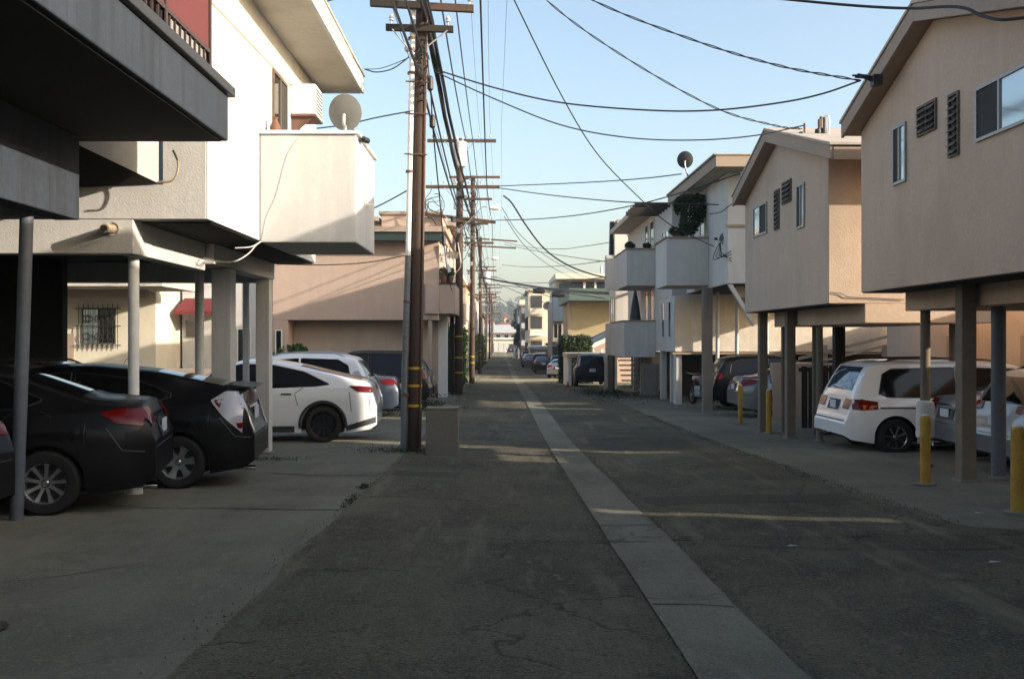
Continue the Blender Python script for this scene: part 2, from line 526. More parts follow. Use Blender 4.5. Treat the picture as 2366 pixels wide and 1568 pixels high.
patch('road_patch', 'asphalt_patch', 1.62, 3.9, 10.6, 11.25, .004, 2)
patch('road_patch', 'asphalt_patch', 1.75, 3.6, 17.9, 20.6, .004, 4)
patch('road_patch', 'asphalt_patch', -1.45, -.5, 13.3, 13.9, .004, 5)
patch('road_patch', 'asphalt_patch', 1.5, 3.2, 25.5, 28, .004, 6)
# joints sawn in the left apron: narrow dark tar strips lying in the concrete
def tar(name, pts, wd, seed=0, mat='asphalt_patch', dz=-.0095):
    rs = random.Random(seed); m = MB(); vs = []; P = smooth_path(pts, 14)
    for i, p in enumerate(P):
        d = (P[min(i + 1, len(P) - 1)] - P[max(i - 1, 0)]).normalized(); nn = Vector((-d.y, d.x, 0))
        j = rs.gauss(0, wd * .35); q = p + nn * j; ww = wd * (.5 + rs.random())
        for s in (-1, 1):
            c = q + nn * s * ww / 2; vs.append((c.x, c.y, gz(c.x, c.y) + wobble(c.x, c.y) + dz))
    m.add(vs, [(2 * i, 2 * i + 1, 2 * i + 3, 2 * i + 2) for i in range(len(P) - 1)])
    o = m.build(name, mat, None, kind='structure'); return o
tar('tar_joint', [(-5, 10.55, 0), (-3.6, 10.2, 0), (-2.4, 10.05, 0), (-1.62, 10.05, 0)], .035, 1)
tar('tar_joint', [(-3.2, 13.6, 0), (-2.4, 13.3, 0), (-1.62, 13.2, 0)], .04, 2)
tar('tar_joint', [(-4.6, 6.2, 0), (-3.3, 6.6, 0), (-2.6, 7.3, 0)], .012, 4)
tar('tar_joint', [(1.5, 8.2, 0), (3.2, 7.7, 0), (5.2, 7.9, 0), (8, 7.6, 0)], .014, 5, 'asphalt_patch', .006)
for i, yy in enumerate((6.05, 9.2, 12.6, 16.2, 20.5)):
    tar('gutter_joint', [(.93, yy, 0), (1.2, yy + .04, 0), (1.43, yy - .02, 0)], .016, 20 + i, 'asphalt_patch', .019)
# weeds and leaf litter growing along the asphalt edge
def weeds(cx, cy, rx_, ry_, n, h, label, seed):
    def s(rs):
        x = rs.gauss(cx, rx_); y = rs.gauss(cy, ry_); return (x, y, gz(x, y) + abs(rs.gauss(0, h)))
    o = leaf_cloud(n * 3, s, .012 if cy < 25 else .03, 'weeds', 'leaf_dark', None, seed, kind='stuff'); o['label'] = label
weeds(-1.78, 17.1, .35, .25, 420, .05, 'low weeds at the foot of the front utility pole', 1)
weeds(-1.62, 11.9, .025, .09, 90, .015, 'weed tuft on the asphalt edge at left', 2)
weeds(-3.7, 15.6, .3, .15, 160, .02, 'flat weeds on the left concrete apron', 3)
weeds(-1.6, 10.6, .03, .3, 60, .012, 'weeds in the crack beside the left apron', 4)
weeds(4.3, 41, .6, 3, 900, .06, 'grass strip in front of the rear stairs on the right', 5)
weeds(-2.6, 31, .5, 1.5, 700, .06, 'weeds along the edge behind the box', 6)
weeds(-2.5, 47, .4, 5, 900, .08, 'grass under the hedge at left', 8)
for i, (x, y) in enumerate([(2.35, 7.95), (3.55, 7.1), (4.6, 9.5)]):
    a = rnd() * 3
    z = gz(x, y) + .016
    o = MB().add([(x - .05, y - .008, z), (x + .03 * math.cos(a), y - .014, z + .004), (x + .05, y + .01, z), (x - .02, y + .016, z + .004)], [(0, 1, 2, 3)]).build('litter_scrap', 'plate')
    solo(o, ['pale paper scrap on the asphalt right of the gutter', 'torn paper scrap on the dark asphalt at right', 'paper scrap on the right concrete apron by the asphalt edge',
             'scrap of paper on the apron below the nearest bollard', 'small pale scrap beside the gutter strip', 'tiny scrap on the road left of the gutter', 'paper scrap near the yellow bollard at the right apron'][i], 'litter')
o = MB().lathe([(.0, .0), (.10, .0), (.09, .012), (.0, .02)], 'z', (-2.73, 5.35, gz(-2.73, 5.35) + wobble(-2.73, 5.35)), 14).build('oil_cap', 'asphalt_patch')
solo(o, 'small dark round lid in the left concrete apron', 'lid')

def stones(name, label, n, f, mat, seed):
    rs = random.Random(seed); m = MB()
    for i in range(n):
        x, y = f(rs); s_ = rs.uniform(.003, .010) * (1.4 if y > 12 else 1); z = gz(x, y) + wobble(x, y) + .012; a = rs.random() * 6
        m.add([(x + s_ * math.cos(a + k * 2.1), y + s_ * math.sin(a + k * 2.1), z - .008) for k in range(3)] + [(x, y, z + s_ * .6)], [(0, 1, 3), (1, 2, 3), (2, 0, 3)])
    o = m.build(name, mat, None, kind='stuff'); o['label'] = label
stones('gravel', 'loose gravel crumbs along the left edge of the asphalt', 260, lambda r: (-1.56 + r.gauss(0, .05), 4 + 16 * r.random() ** 1.3), 'asphalt', 1)
stones('gravel', 'loose gravel crumbs along the right edge of the asphalt', 2200, lambda r: (4.08 + r.gauss(0, .06), 9 + 18 * r.random()), 'asphalt', 2)
stones('gravel', 'pale grit collected beside the gutter strip', 2600, lambda r: (r.choice((.9, 1.46)) + r.gauss(0, .05), 4 + 16 * r.random() ** 1.3), 'concrete_apron', 3)
stones('gravel', 'scattered grit and leaf crumbs over the alley road', 3200, lambda r: (-1.4 + 5.4 * r.random(), 4 + 14 * r.random() ** 1.3), 'gutter_concrete', 4)
# ---------------------------------------------------------------- right: tan gabled house bays on posts
def post(parent, x, y, wd, ztop, kind='square', mat='tan_post', wx=None, **kw):
    zb = gz(x, y) - .05
    h_ = wd / 2 + .035
    if kind == 'square': MB().box(x - h_, x + h_, y - h_, y + h_, zb, zb + .075).build('post_base', 'concrete_box', parent, bevel=.02)
    else: MB().lathe([(h_, 0), (h_, .065), (wd / 2, .085)], 'z', (x, y, zb), 18).build('post_base', 'concrete_box', parent, smooth=True)
    if kind == 'square':
        return bx('post', mat, parent, x - (wx or wd) / 2, x + (wx or wd) / 2, y - wd / 2, y + wd / 2, zb, ztop, .015, **kw)
    return MB().tube([(x, y, zb), (x, y, (zb + ztop) / 2), (x, y, ztop)], wd / 2, 20).build('post', mat, parent, smooth=True, **kw)
def gable(name, label, X0, X1, y0, y1, zb, zf, zr, zn, yr, ov_near, ov_far, beam_z):
    t = thing(name, label, 'house', ((X0 + X1) / 2, (y0 + y1) / 2, gz(X0, (y0 + y1) / 2)))
    th = .24; XF = X0 - .25
    # wall body
    MB().prism([(y0, zb), (y1, zb), (y1, zf), (yr, zr), (y0, zn)], 'x', X0, X1).build('wall', 'tan_stucco', t, bevel=.012)
    ye0, ye1 = y0 - ov_near, y1 + ov_far
    sf = (zr - zf) / (y1 - yr); sn = (zr - zn) / (yr - y0)
    za, zc = zr - sn * (yr - ye0), zr - sf * (ye1 - yr)
    e = .004
    MB().prism([(ye0, za + e), (yr, zr + e), (ye1, zc + e), (ye1, zc + th - .06), (yr, zr + th - .06), (ye0, za + th - .06)], 'x', XF + .05, X1 + .3).build('roof', 'tan_trim', t)
    # the fascia boards and the roof covering
    MB().prism([(ye0 - .03, za - .02), (yr, zr - .02), (yr, zr + th - .04), (ye0 - .03, za + th - .04)], 'x', XF, XF + .046).build('fascia', 'tan_trim', t, bevel=.006)
    MB().prism([(yr + .003, zr - .02), (ye1 + .03, zc - .02), (ye1 + .03, zc + th - .04), (yr + .003, zr + th - .04)], 'x', XF, XF + .046).build('fascia', 'tan_trim', t, bevel=.006)
    MB().box(XF + .05, X1 + .3, ye0 - .04, ye0 - .004, za - .03, za + th - .07).build('fascia', 'tan_trim', t, bevel=.006)
    MB().prism([(ye0 - .07, za + th - .045), (yr, zr + th - .035), (ye1 + .06, zc + th - .045), (ye1 + .06, zc + th), (yr, zr + th + .01), (ye0 - .07, za + th)], 'x', XF - .02, X1 + .33).build('roof_covering', 'roof_pale', t, bevel=.006)
    # dropped beam under the house
    bx('beam', 'tan_stucco', t, X0 + .6, X1, y0 + .002, y1 - .15, beam_z, zb - .002)
    bx('soffit', 'shade_dark', t, X0 + .02, X0 + .598, y0 + .02, y1 - .02, zb - .012, zb - .001, 0)
    return t
h1 = gable('gabled_house', 'nearest tan stucco house bay on posts, cut by the right picture edge', 5.4, 8.2, 8.45, 14.82, .70, 3.10, 3.98, 2.95, 12.35, .05, .12, .42)
h2 = gable('gabled_house', 'second tan gabled house bay on posts, side wall sunlit, with pipes on its roof', 5.4, 8.2, 16.3, 21.85, .59, 3.00, 3.86, 3.05, 19.3, .8, .12, .27)
# windows of the near house, measured on its alley wall X = 5.4
def yX(px, X): return X * F / (px - 1155)
def zY(py, y): return (784 - py) / F * y
X = 5.4
win_x(h1, X, yX(2100, X), yX(2070, X), zY(428, yX(2070, X)), zY(294, yX(2070, X)), panes=2, mats=('screen', 'mirror_glass'))
louvre_x(h1, X, yX(2171, X), yX(2127, X), zY(316, yX(2127, X)), zY(247, yX(2127, X)), 4, 2)
louvre_x(h1, X, yX(2224, X), yX(2200, X), zY(364, yX(2200, X)), zY(218, yX(2200, X)), 8)
win_x(h1, X, 9.75, yX(2264, X), zY(327, yX(2264, X)), zY(202, yX(2264, X)), panes=2, split=.36, mats=('screen', 'mirror_glass'))
win_x(h2, X, yX(1775, X), yX(1744, X), zY(549, yX(1744, X)), zY(480, yX(1744, X)), panes=2, mats=('mirror_glass', 'screen'))
louvre_x(h2, X, yX(1804, X), yX(1793, X), zY(532, yX(1793, X)), zY(440, yX(1793, X)), 8)
louvre_x(h2, X, yX(1832, X), yX(1811, X), zY(473, yX(1811, X)), zY(422, yX(1811, X)), 4, 2)
win_x(h2, X, yX(1863, X), yX(1845, X), zY(529, yX(1845, X)), zY(428, yX(1845, X)), panes=2, mats=('screen', 'mirror_glass'))
# hairline cable stapled along the bottom of the second house
MB().tube(smooth_path([onY(1915, 675, 16.27) + Vector((.02, 0, 0)), onY(1945, 678, 16.27), onY(1962, 686, 16.27), onY(2012, 688, 16.27), onY(2090, 692, 16.27)], 5), .008, 5).build('cable', 'wire_grey', h2)
# posts under the near house
post(h1, 5.86, 12.45, .19, .699)
post(h1, 6.40, 12.7, .18, .42, 'round', 'blue_grey_post')
post(h1, 6.25, 14.55, .14, .42, 'round', 'tan_post')
post(h1, 5.92, 9.0, .24, .699)
post(h1, 8.0, 14.0, .16, .42, 'square', 'tan_post')
post(h1, 8.0, 11.0, .16, .42, 'square', 'tan_post')
o = MB().lathe([(.0725, .0), (.13, .03), (.135, .1), (.12, .17), (.135, .24), (.13, .33), (.12, .38), (.13, .46), (.12, .54), (.0725, .57)], 'z', (6.25, 14.55, -1.46), 18).build('pole_padding', 'foam', smooth=True)
solo(o, 'pale foam padding wrapped round the thin post in front of the white minivan', 'padding')
# posts under the second house
post(h2, 5.72, 21.6, .18, .589)
post(h2, 5.88, 20.1, .18, .589)
post(h2, 6.2, 21.6, .13, .27, 'square', 'tan_post')
post(h2, 6.55, 20.6, .13, .27, 'round', 'tan_post')
post(h2, 6.22, 19.3, .13, .27, 'round', 'tan_post')
post(h2, 7.35, 21.5, .22, .27, 'square', 'dark_wood_shade')
post(h2, 8.0, 17.4, .16, .27, 'square', 'tan_post')
# bollards
for i, (px, yy, hh, lab) in enumerate([(1712, 24.3, .93, 'farthest yellow bollard, in front of the silver convertible'), (1778, 21.2, .93, 'yellow bollard left of the square tan post under the second house'),
                                       (2143, 12.1, .83, 'yellow bollard in front of the white minivan wheel'), (2358, 9.62, .83, 'nearest yellow bollard with a pale cap, cut by the right picture edge')]):
    xx = (px - 1155) / F * yy; zb = gz(xx, yy)
    t = thing('bollard', lab, 'bollard', (xx, yy, zb), 0, 'yellow bollards in front of the carports')
    r = .060 if i < 2 else .061
    MB().lathe([(r * 1.03, -.05), (r, 0), (r, hh - .04), (r * .97, hh - .015), (r * .8, hh + .004)], 'z', (xx, yy, zb), 22).build('tube', 'bollard_yellow', t, smooth=True)
    MB().lathe([(r * .8, hh + .004), (r * .5, hh + .022), (0.0, hh + .028)], 'z', (xx, yy, zb), 22).build('cap', 'bollard_cap', t, smooth=True)
    MB().lathe([(r * 2.1, -.0), (r * 2.0, .014), (r * 1.03, .018)], 'z', (xx, yy, zb), 18).build('footing', 'concrete_box', t, smooth=True)
# roof pipes and weather heads of the second house
t = thing('service_mast', 'group of pipes and a weather head on the roof of the second tan house', 'mast', (6.6, 18.2, 3.7))
for k, (px, top, by) in enumerate([(1859, 285, 318), (1893, 290, 310), (1905, 286, 312), (1897, 284, 312)]):
    p = onY(px, by, 17.6); q = onY(px, top - (14 if k else 0), 17.6)
    MB().tube([p - Vector((0, 0, .25)), q], .028 if k else .02, 8).build('pipe', 'rust_conduit', t, smooth=True)
a = onY(1897, 275, 17.6); b_ = onY(1915, 272, 17.6)
MB().tube(smooth_path([a, (a + b_) / 2 + Vector((0, 0, .03)), b_, b_ - Vector((0, 0, .35))], 6), .012, 6).build('gooseneck', 'galvanised', t, smooth=True)
for px, py in ((1852, 312), (1890, 305), (1903, 303)):
    c = onY(px, py, 17.6); MB().lathe([(0, -.05), (.05, -.05), (.06, 0), (.05, .05), (0, .05)], 'z', c, 10).build('insulator', 'black_plastic', t, smooth=True)
t = thing('eave_bracket', 'dark cable bracket clamped on the eave of the nearest tan house', 'bracket', onY(2000, 178, 13.35))
MB().box(5.02, 5.14, 13.3, 13.44, 3.42, 3.56).build('plate', 'black_plastic', t)
for k in range(5):
    c = onY(1990 + 6 * k, 180 + 4 * math.sin(k * 2), 13.35); MB().tube([c + Vector((-.12, 0, .03)), c + Vector((.08, .02, .04 - .02 * k))], .014, 6).build('clamp', 'black_plastic', t)

# back walls behind the carports
t = thing('garden_wall', 'tan back wall with doors behind the carports at right', 'wall', (9.6, 20, -2))
bx('wall', 'tan_stucco', t, 9.45, 9.75, -4, 6.6, -2.3, 1.0)
bx('wall', 'tan_stucco', t, 9.45, 9.75, 6.602, 6.95, -2.3, .0)
bx('wall', 'tan_stucco', t, 9.45, 9.75, 6.952, 12.0, -2.3, 1.0)
bx('wall', 'tan_stucco', t, 9.45, 9.75, 12.002, 14.25, -2.3, .52)
bx('wall', 'tan_stucco', t, 9.45, 9.75, 14.252, 14.7, -2.3, -.1)
bx('wall', 'tan_stucco', t, 9.45, 9.75, 14.702, 24.2, -2.3, 1.0)
for (a, b2) in ((16.9, 17.9), (19.9, 20.9)):
    bx('door', 'tan_trim', t, 9.41, 9.449, a, b2, -2.0, .08)
    MB().box(9.385, 9.409, a + .08, a + .12, -1.05, -.93).build('handle', 'galvanised', t)
t = thing('garden_wall', 'low tan wall topped by a wooden rail in front of the sunlit white wall', 'wall', (8.5, 27, -2))
bx('wall', 'tan_trim', t, 7.2, 16, 26.2, 26.45, -2.3, -.62)
for k in range(3): bx('rail_post', 'tan_trim', t, 8.55 + k * 1.6, 8.68 + k * 1.6, 26.25, 26.37, -.62, -.15 + .0 * k)
MB().prism([(7.9, -.55), (10.6, .12), (10.6, .2), (7.9, -.47)], 'y', 26.2, 26.26).build('rail', 'tan_trim', t)
MB().prism([(7.9, -.75), (10.6, -.1), (10.6, -.04), (7.9, -.69)], 'y', 26.19, 26.25).build('rail', 'tan_trim', t)
t = thing('apartment_building', 'tan blocker building added behind the second tan house to hold off the sun, hardly visible', 'building', (14, 22.7, -2.1))
bx('wall', 'tan_stucco', t, 12, 17, 20.9, 24.8, -2.4, 5.6)  # added to block the sun in the gap beyond the second house
bx('roof', 'tan_trim', t, 11.8, 17.2, 20.88, 24.9, 5.602, 5.8)
t = thing('garden_wall', 'plain tan wall added far back behind the white apartment carport to stop low sun', 'wall', (13, 28, -2.1))
bx('wall', 'tan_stucco', t, 13, 13.3, 25.0, 32.8, -2.4, .7)  # added to stop sun coming in under the white apartment
t = thing('slat_gate', 'dark wooden slat gate in deep shade behind the posts of the second house', 'gate', (7.6, 23, -2))
for k in range(16):
    bx('slat', 'dark_wood_shade', t, 7.0 + k * .16, 7.135 + k * .16, 23.0, 23.03, -2.2, -.62 + .02 * math.sin(k * 5), .004)
bx('frame', 'dark_wood_shade', t, 6.95, 9.6, 23.04, 23.1, -.75, -.66)

# ---------------------------------------------------------------- right: white stucco building with bay and balconies
t3 = thing('apartment_building', 'white stucco apartment with a satellite dish on its flat roof and a bushy balcony', 'building', (8, 30, -2.1))
bx('wall', 'grey_stucco', t3, 6.2, 12, 27.0, 33.0, 1.52, 4.55)
bx('soffit', 'shade_dark', t3, 6.22, 12, 27.02, 33, 1.50, 1.519, 0)
bx('roof', 'soffit_cream', t3, 5.72, 12.3, 26.1, 33.5, 4.552, 4.66)
MB().box(5.66, 12.3, 26.04, 26.098, 4.53, 4.83).build('fascia', 'tan_trim', t3, bevel=.01)
MB().box(5.66, 5.718, 26.1, 33.5, 4.53, 4.83).build('fascia', 'tan_trim', t3, bevel=.01)
bx('roof_covering', 'roof_pale', t3, 5.6, 12.3, 26.0, 33.5, 4.832, 4.88)
bal = bx('balcony', 'grey_stucco', t3, 4.95, 6.198, 29.5, 31.6, 1.6, 3.0)
bx('coping', 'tan_trim', bal, 4.9, 6.2, 29.45, 31.65, 3.002, 3.05)
bx('beam', 'tan_stucco', t3, 6.6, 12, 27.6, 27.8, 1.16, 1.498)
win_x(t3, 6.2, 30.0, 30.7, 2.0, 3.9, frame='white_frame', mats=('dark_glass',), panes=1)
win_x(t3, 6.2, 31.5, 32.3, 2.6, 3.7, frame='white_frame', mats=('dark_glass',), panes=2)
bx('belt_trim', 'tan_trim', t3, 6.14, 8, 26.95, 26.998, 3.05, 3.13)
MB().prism([(6.2, 1.5), (6.33, 1.5), (6.9, .55), (6.9, .35)], 'y', 27.0, 27.12).build('brace', 'grey_stucco', t3, bevel=.008)
post(t3, 6.05, 29.0, .25, 1.5, mat='grey_wood', wx=.28)
post(t3, 6.9, 31.5, .12, 1.5, 'round', 'grey_stucco')
post(t3, 7.4, 31.0, .12, 1.5, 'round', 'grey_stucco')
post(t3, 8.6, 32.0, .14, 1.5, 'round', 'grey_stucco')
# plants on its balcony
t = thing('hanging_plant', 'dark bushy creeper hanging over the balcony below the rooftop dish', 'plant', (5.7, 30.2, 3.0))
leaf_cloud(2600, blob_sampler([((5.62, 30.0, 4.2), (.30, .4, .18)), ((5.95, 30.1, 4.22), (.28, .4, .2)), ((5.8, 29.9, 3.95), (.42, .4, .22)), ((5.55, 29.9, 3.65), (.12, .2, .30)), ((5.9, 30.0, 3.6), (.14, .3, .38)), ((6.1, 30.1, 3.8), (.12, .3, .35)), ((5.35, 29.9, 4.0), (.10, .1, .25)), ((5.72, 29.8, 3.35), (.22, .2, .2))], .1), .055, 'foliage', 'leaf_dark', t, 5)
MB().tube(smooth_path([(5.8, 30, 3.0), (5.72, 30, 3.5), (5.8, 30.05, 4.0)]), .03, 6).build('stem', 'bark', t)
t = thing('potted_plant', 'low dark potted plants on the balcony ledge left of the creeper', 'plant', (5.25, 29.6, 3.05))
leaf_cloud(900, blob_sampler([((5.2, 29.6, 3.22), (.2, .2, .14)), ((5.5, 29.6, 3.2), (.25, .2, .16)), ((5.45, 29.6, 3.38), (.12, .15, .15))], .2), .04, 'foliage', 'leaf_dark', t, 6)
MB().lathe([(.09, 0), (.12, .14), (.1, .15)], 'z', (5.25, 29.6, 3.051), 12).build('pot', 'terracotta', t, smooth=True)

def dish(label, c, r, face, mat, armlen=.35, mast=((0, 0, -.4),)):
    """satellite dish: centre c, radius r, facing direction"""
    t = thing('satellite_dish', label, 'satellite dish', c)
    f = Vector(face).normalized(); a = f.cross(Vector((0, 0, 1))).normalized(); b = a.cross(f)
    c = Vector(c); m = MB(); n = 28; rings = 7; vs = []; fs = []
    for layer in (0, 1):
        for i in range(rings + 1):
            rr = r * i / rings
            for k in range(n):
                an = 2 * math.pi * k / n
                dep = -.18 * r * (1 - (rr / r) ** 2) - layer * .012
                vs.append(c + a * math.cos(an) * rr * .93 + b * math.sin(an) * rr + f * dep)
    N1 = (rings + 1) * n
    for i in range(rings):
        for k in range(n):
            q = (i * n + k, i * n + (k + 1) % n, (i + 1) * n + (k + 1) % n, (i + 1) * n + k)
            fs.append(q); fs.append(tuple(x + N1 for x in q[::-1]))
    for k in range(n):
        o_ = rings * n; fs.append((o_ + k, o_ + (k + 1) % n, N1 + o_ + (k + 1) % n, N1 + o_ + k))
    m.add(vs, fs); m.build('reflector', mat, t, smooth=True)
    back = c - f * .2 * r
    pts = [back - b * .2 * r] + [c + Vector(p) for p in mast]
    MB().tube(smooth_path([back - b * r * .1 - f * .03, back - f * .06 - b * r * .6] + [c + Vector(p) for p in mast], 5), .022, 10).build('mast', 'galvanised', t, smooth=True)
    tip = c - b * r * 1.0 + f * armlen
    MB().tube([c - b * r * .85 - f * .05, tip], .014, 8).build('arm', 'galvanised', t, smooth=True)
    MB().tube([tip - f * .02 + b * .0, tip + b * .03 - f * .1], .035, 12).build('receiver', 'black_plastic', t, smooth=True)
    return t
c = onY(1583, 369, 29.0); dish('dark satellite dish on the flat roof edge of the white apartment', c, .25, (.25, .9, .3), 'dish_dark', .3, ((.05, 0, -.38), (.12, .1, -.5)))
c = onY(1667, 548, 27.6); dish('small dark dish with dangling cables on the corner of the white apartment', c, .12, (-.9, -.3, .3), 'dish_dark', .22, ((.0, 0, -.15), (.12, .05, -.22)))
m = MB()
for k in range(4): m.tube(smooth_path([onY(1664, 560, 27.4), onY(1655 + 4 * k, 575 + 6 * k, 27.3), onY(1650 + 6 * k, 600 - 5 * k, 27.35), onY(1690, 580 + 8 * k, 26.9)], 6), .012, 5)
solo(m.build('cable_tangle', 'wire_black'), 'tangle of loose black cables below the small dish', 'cable')

# second, farther white building: balconies on two floors, tuck-under garage
t4 = thing('apartment_building', 'three storey white apartment with stacked balconies and garages below', 'building', (8, 38, -2.1))
bx('wall', 'grey_stucco', t4, 5.8, 14, 33.0, 45, -.42, 1.45)
bx('wall', 'grey_stucco', t4, 5.8, 12, 33.52, 45, 1.452, 4.75)
MB().box(5.82, 14, 32.96, 32.998, -.40, 1.44).build('side_plaster', 'lace_stucco', t4)
bx('ledge', 'tan_trim', t4, 5.7, 14, 32.85, 32.95, -.50, -.43)
bx('roof', 'soffit_cream', t4, 5.0, 12.3, 36.6, 45, 4.752, 4.95)
MB().box(4.94, 12.3, 36.54, 36.598, 4.74, 5.05).build('fascia', 'tan_trim', t4)
bal = bx('balcony', 'grey_stucco', t4, 4.72, 5.798, 37.0, 41, 2.0, 3.35)
bx('coping', 'tan_trim', bal, 4.68, 5.8, 36.95, 41, 3.352, 3.4)
bal = bx('balcony', 'grey_stucco', t4, 4.62, 5.798, 37.0, 41.5, -.66, .68)
bx('coping', 'tan_trim', bal, 4.58, 5.8, 36.95, 41.5, .682, .72)
for (y0, y1) in ((33.6, 34.1), (34.9, 35.5)):
    win_x(t4, 5.8, y0, y1, .05, 1.3, panes=1, mats=('dark_glass',), frame='white_frame')
win_x(t4, 5.8, 34.0, 35.4, 2.6, 3.8, panes=2, mats=('dark_glass', 'mirror_glass'), frame='white_frame')
for (y0, y1) in ((37.3, 38.2), (38.8, 39.6)):
    win_x(t4, 5.8, y0, y1, .72, 1.9, panes=1, mats=('dark_glass',), frame='white_frame')
    win_x(t4, 5.8, y0, y1, 3.4, 4.5, panes=1, mats=('dark_glass',), frame='white_frame')
for k in range(5): bx('rafter', 'dark_wood_shade', t4, 4.6, 5.8, 33.8 + k * .6, 33.9 + k * .6, 4.5, 4.66, .005)
# ground floor: garage piers and dark openings, stairs
for (y0, y1, x0) in ((33.0, 33.5, 5.85), (34.3, 34.5, 5.9), (36.3, 36.6, 5.9), (39.5, 39.8, 5.6), (43, 43.4, 5.8)):
    bx('pier', 'grey_stucco', t4, x0, x0 + .2, y0, y1, -2.3, -.422)
bx('garage_back', 'dark_wood_shade', t4, 7.4, 14, 33.3, 45, -2.3, -.43)
for k in range(7):
    bx('step', 'timber_pale', t4, 4.75, 5.35, 38.0 + k * .28, 38.3 + k * .28, -2.0 + k * .19, -1.95 + k * .19, .005)
bx('stair_wall', 'dark_wood_shade', t4, 4.66, 4.74, 41.0, 43, -2.2, -.662)
bx('gate', 'grey_wood', t4, 5.3, 5.9, 36.9, 36.95, -2.1, -.9)
t = thing('patio_umbrella', 'closed dark patio umbrella standing on the lower balcony', 'umbrella', (5.1, 37.6, .0))
MB().lathe([(.02, 0), (.02, .72)], 'z', (5.12, 37.6, .0), 8).build('pole', 'grey_wood', t)
MB().lathe([(.20, .55), (.24, .62), (.19, .95), (.16, 1.2), (.10, 1.55), (.05, 1.8), (.01, 1.88)], 'z', (5.12, 37.6, .0), 9).build('canopy', 'trim_grey', t)
t = thing('potted_plant', 'bushy plants on the upper balcony ledge of the three storey apartment', 'plant', (5.0, 37.1, 3.4))
leaf_cloud(700, blob_sampler([((4.85, 37.1, 3.5), (.2, .2, .15)), ((5.5, 37.2, 3.5), (.15, .2, .12))], .2), .05, 'foliage', 'leaf_dark', t, 61)
MB().lathe([(.09, 0), (.12, .12)], 'z', (4.9, 37.1, 3.402), 10).build('pot', 'terracotta', t)
# peaked house beyond
t5 = thing('peaked_house', 'white house with a steep dark roof edge and small balconies beyond the apartments', 'house', (8, 50, -2.3))
MB().prism([(5.5, -.6), (12, -.6), (12, 3.4), (9.2, 5.4), (5.62, 5.5), (5.5, 5.3)], 'y', 47.6, 50).build('wall', 'grey_stucco', t5)
MB().prism([(5.30, 3.4), (5.36, 5.72), (5.55, 5.72), (5.46, 3.4)], 'y', 48.2, 48.6).build('roof_edge', 'dark_green_metal', t5)
MB().prism([(5.6, 5.56), (9.3, 5.45), (9.3, 5.6), (5.6, 5.72)], 'y', 47.4, 50).build('roof', 'timber_pale', t5)
MB().prism([(5.62, 5.5), (6.4, 3.9), (6.6, 3.9), (6.0, 5.5)], 'y', 46.2, 46.45).build('gable_board', 'cream_stucco', t5)
bx('balcony', 'grey_stucco', t5, 4.98, 5.9, 46.6, 47.2, 2.35, 3.95)
bx('balcony', 'grey_stucco', t5, 5.0, 5.9, 46.6, 47.2, -.8, .75)
win_x(t5, 5.5, 47.8, 49.2, 3.96, 4.9, mats=('dark_glass',), panes=1)
win_x(t5, 5.5, 47.8, 49.2, .8, 2.1, mats=('dark_glass', 'mirror_glass'), panes=2)
for y0 in (46.6, 49.2): bx('pier', 'grey_stucco', t5, 5.2, 5.5, y0, y0 + .3, -2.6, -.802)
bx('garage_back', 'dark_wood_shade', t5, 6.6, 12, 47.7, 50, -2.6, -.61)
# ---------------------------------------------------------------- left: nearest dark building edge (balcony slab, carport beam)
l1 = thing('apartment_building', 'nearest building at upper left seen from below, with a streaked slab edge and red railing', 'building', (-6, 6, -1.6))
bx('balcony_slab', 'slab_paint', l1, -12, -2.8, -4, 10.3, 2.04, 2.50, .015)
bx('slab_cap', 'trim_grey', l1, -12, -2.74, -4, 10.36, 2.502, 2.60, .01)
bx('soffit', 'shade_dark', l1, -12, -2.86, -4, 10.24, 2.025, 2.038, 0)
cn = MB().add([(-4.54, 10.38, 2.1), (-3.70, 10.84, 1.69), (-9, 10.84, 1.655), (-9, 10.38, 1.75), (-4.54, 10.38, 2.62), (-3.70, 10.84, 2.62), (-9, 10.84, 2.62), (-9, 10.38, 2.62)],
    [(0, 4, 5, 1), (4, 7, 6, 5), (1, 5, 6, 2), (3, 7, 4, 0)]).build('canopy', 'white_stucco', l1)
MB().add([(-4.54, 10.38, 2.098), (-3.70, 10.84, 1.688), (-4.5, 10.838, 1.652), (-9, 10.838, 1.652), (-9, 10.38, 1.748)], [(0, 1, 2), (0, 2, 3, 4)]).build('canopy_lining', 'shade_dark', l1)
bx('beam', 'slab_paint', l1, -4.45, -4.2, -4, 10.0, 1.19, 2.02)
bx('beam', 'stained_concrete', l1, -12, -4.452, 9.72, 9.97, 1.2, 1.657)
MB().tube([(-4.52, 9.36, gz(-4.5, 9.4) - .05), (-4.46, 9.36, 0), (-4.42, 9.36, 1.25)], .06, 22).build('post', 'blue_grey_post', l1, smooth=True)
bx('back_wall', 'shade_dark', l1, -12, -11.7, -4, 10, -2, 1.65)
MB().tube(smooth_path([(-3.42, 10.46, 1.98), (-3.38, 10.5, 1.85), (-3.40, 10.5, 1.72), (-3.46, 10.5, 1.66), (-3.6, 10.5, 1.65)], 6), .012, 8).build('pipe_hook', 'pipe_tan', l1, smooth=True)
rail = MB()
for z in (2.92, 3.72, 4.3): rail.box(-3.0, -2.96, 2, 10.25, z, z + .04)
rail.build('railing', 'rail_brown', l1)
for k in range(46):
    y = 10.2 - k * .15
    if y > 3.5: MB().box(-2.99, -2.97, y, y + .018, 2.602, 2.918).build('baluster', 'rail_brown', l1)
for k in range(6): MB().box(-3.005, -2.955, 10.2 - k * 1.35, 10.25 - k * 1.35, 2.601, 4.3).build('rail_post', 'rail_brown', l1)
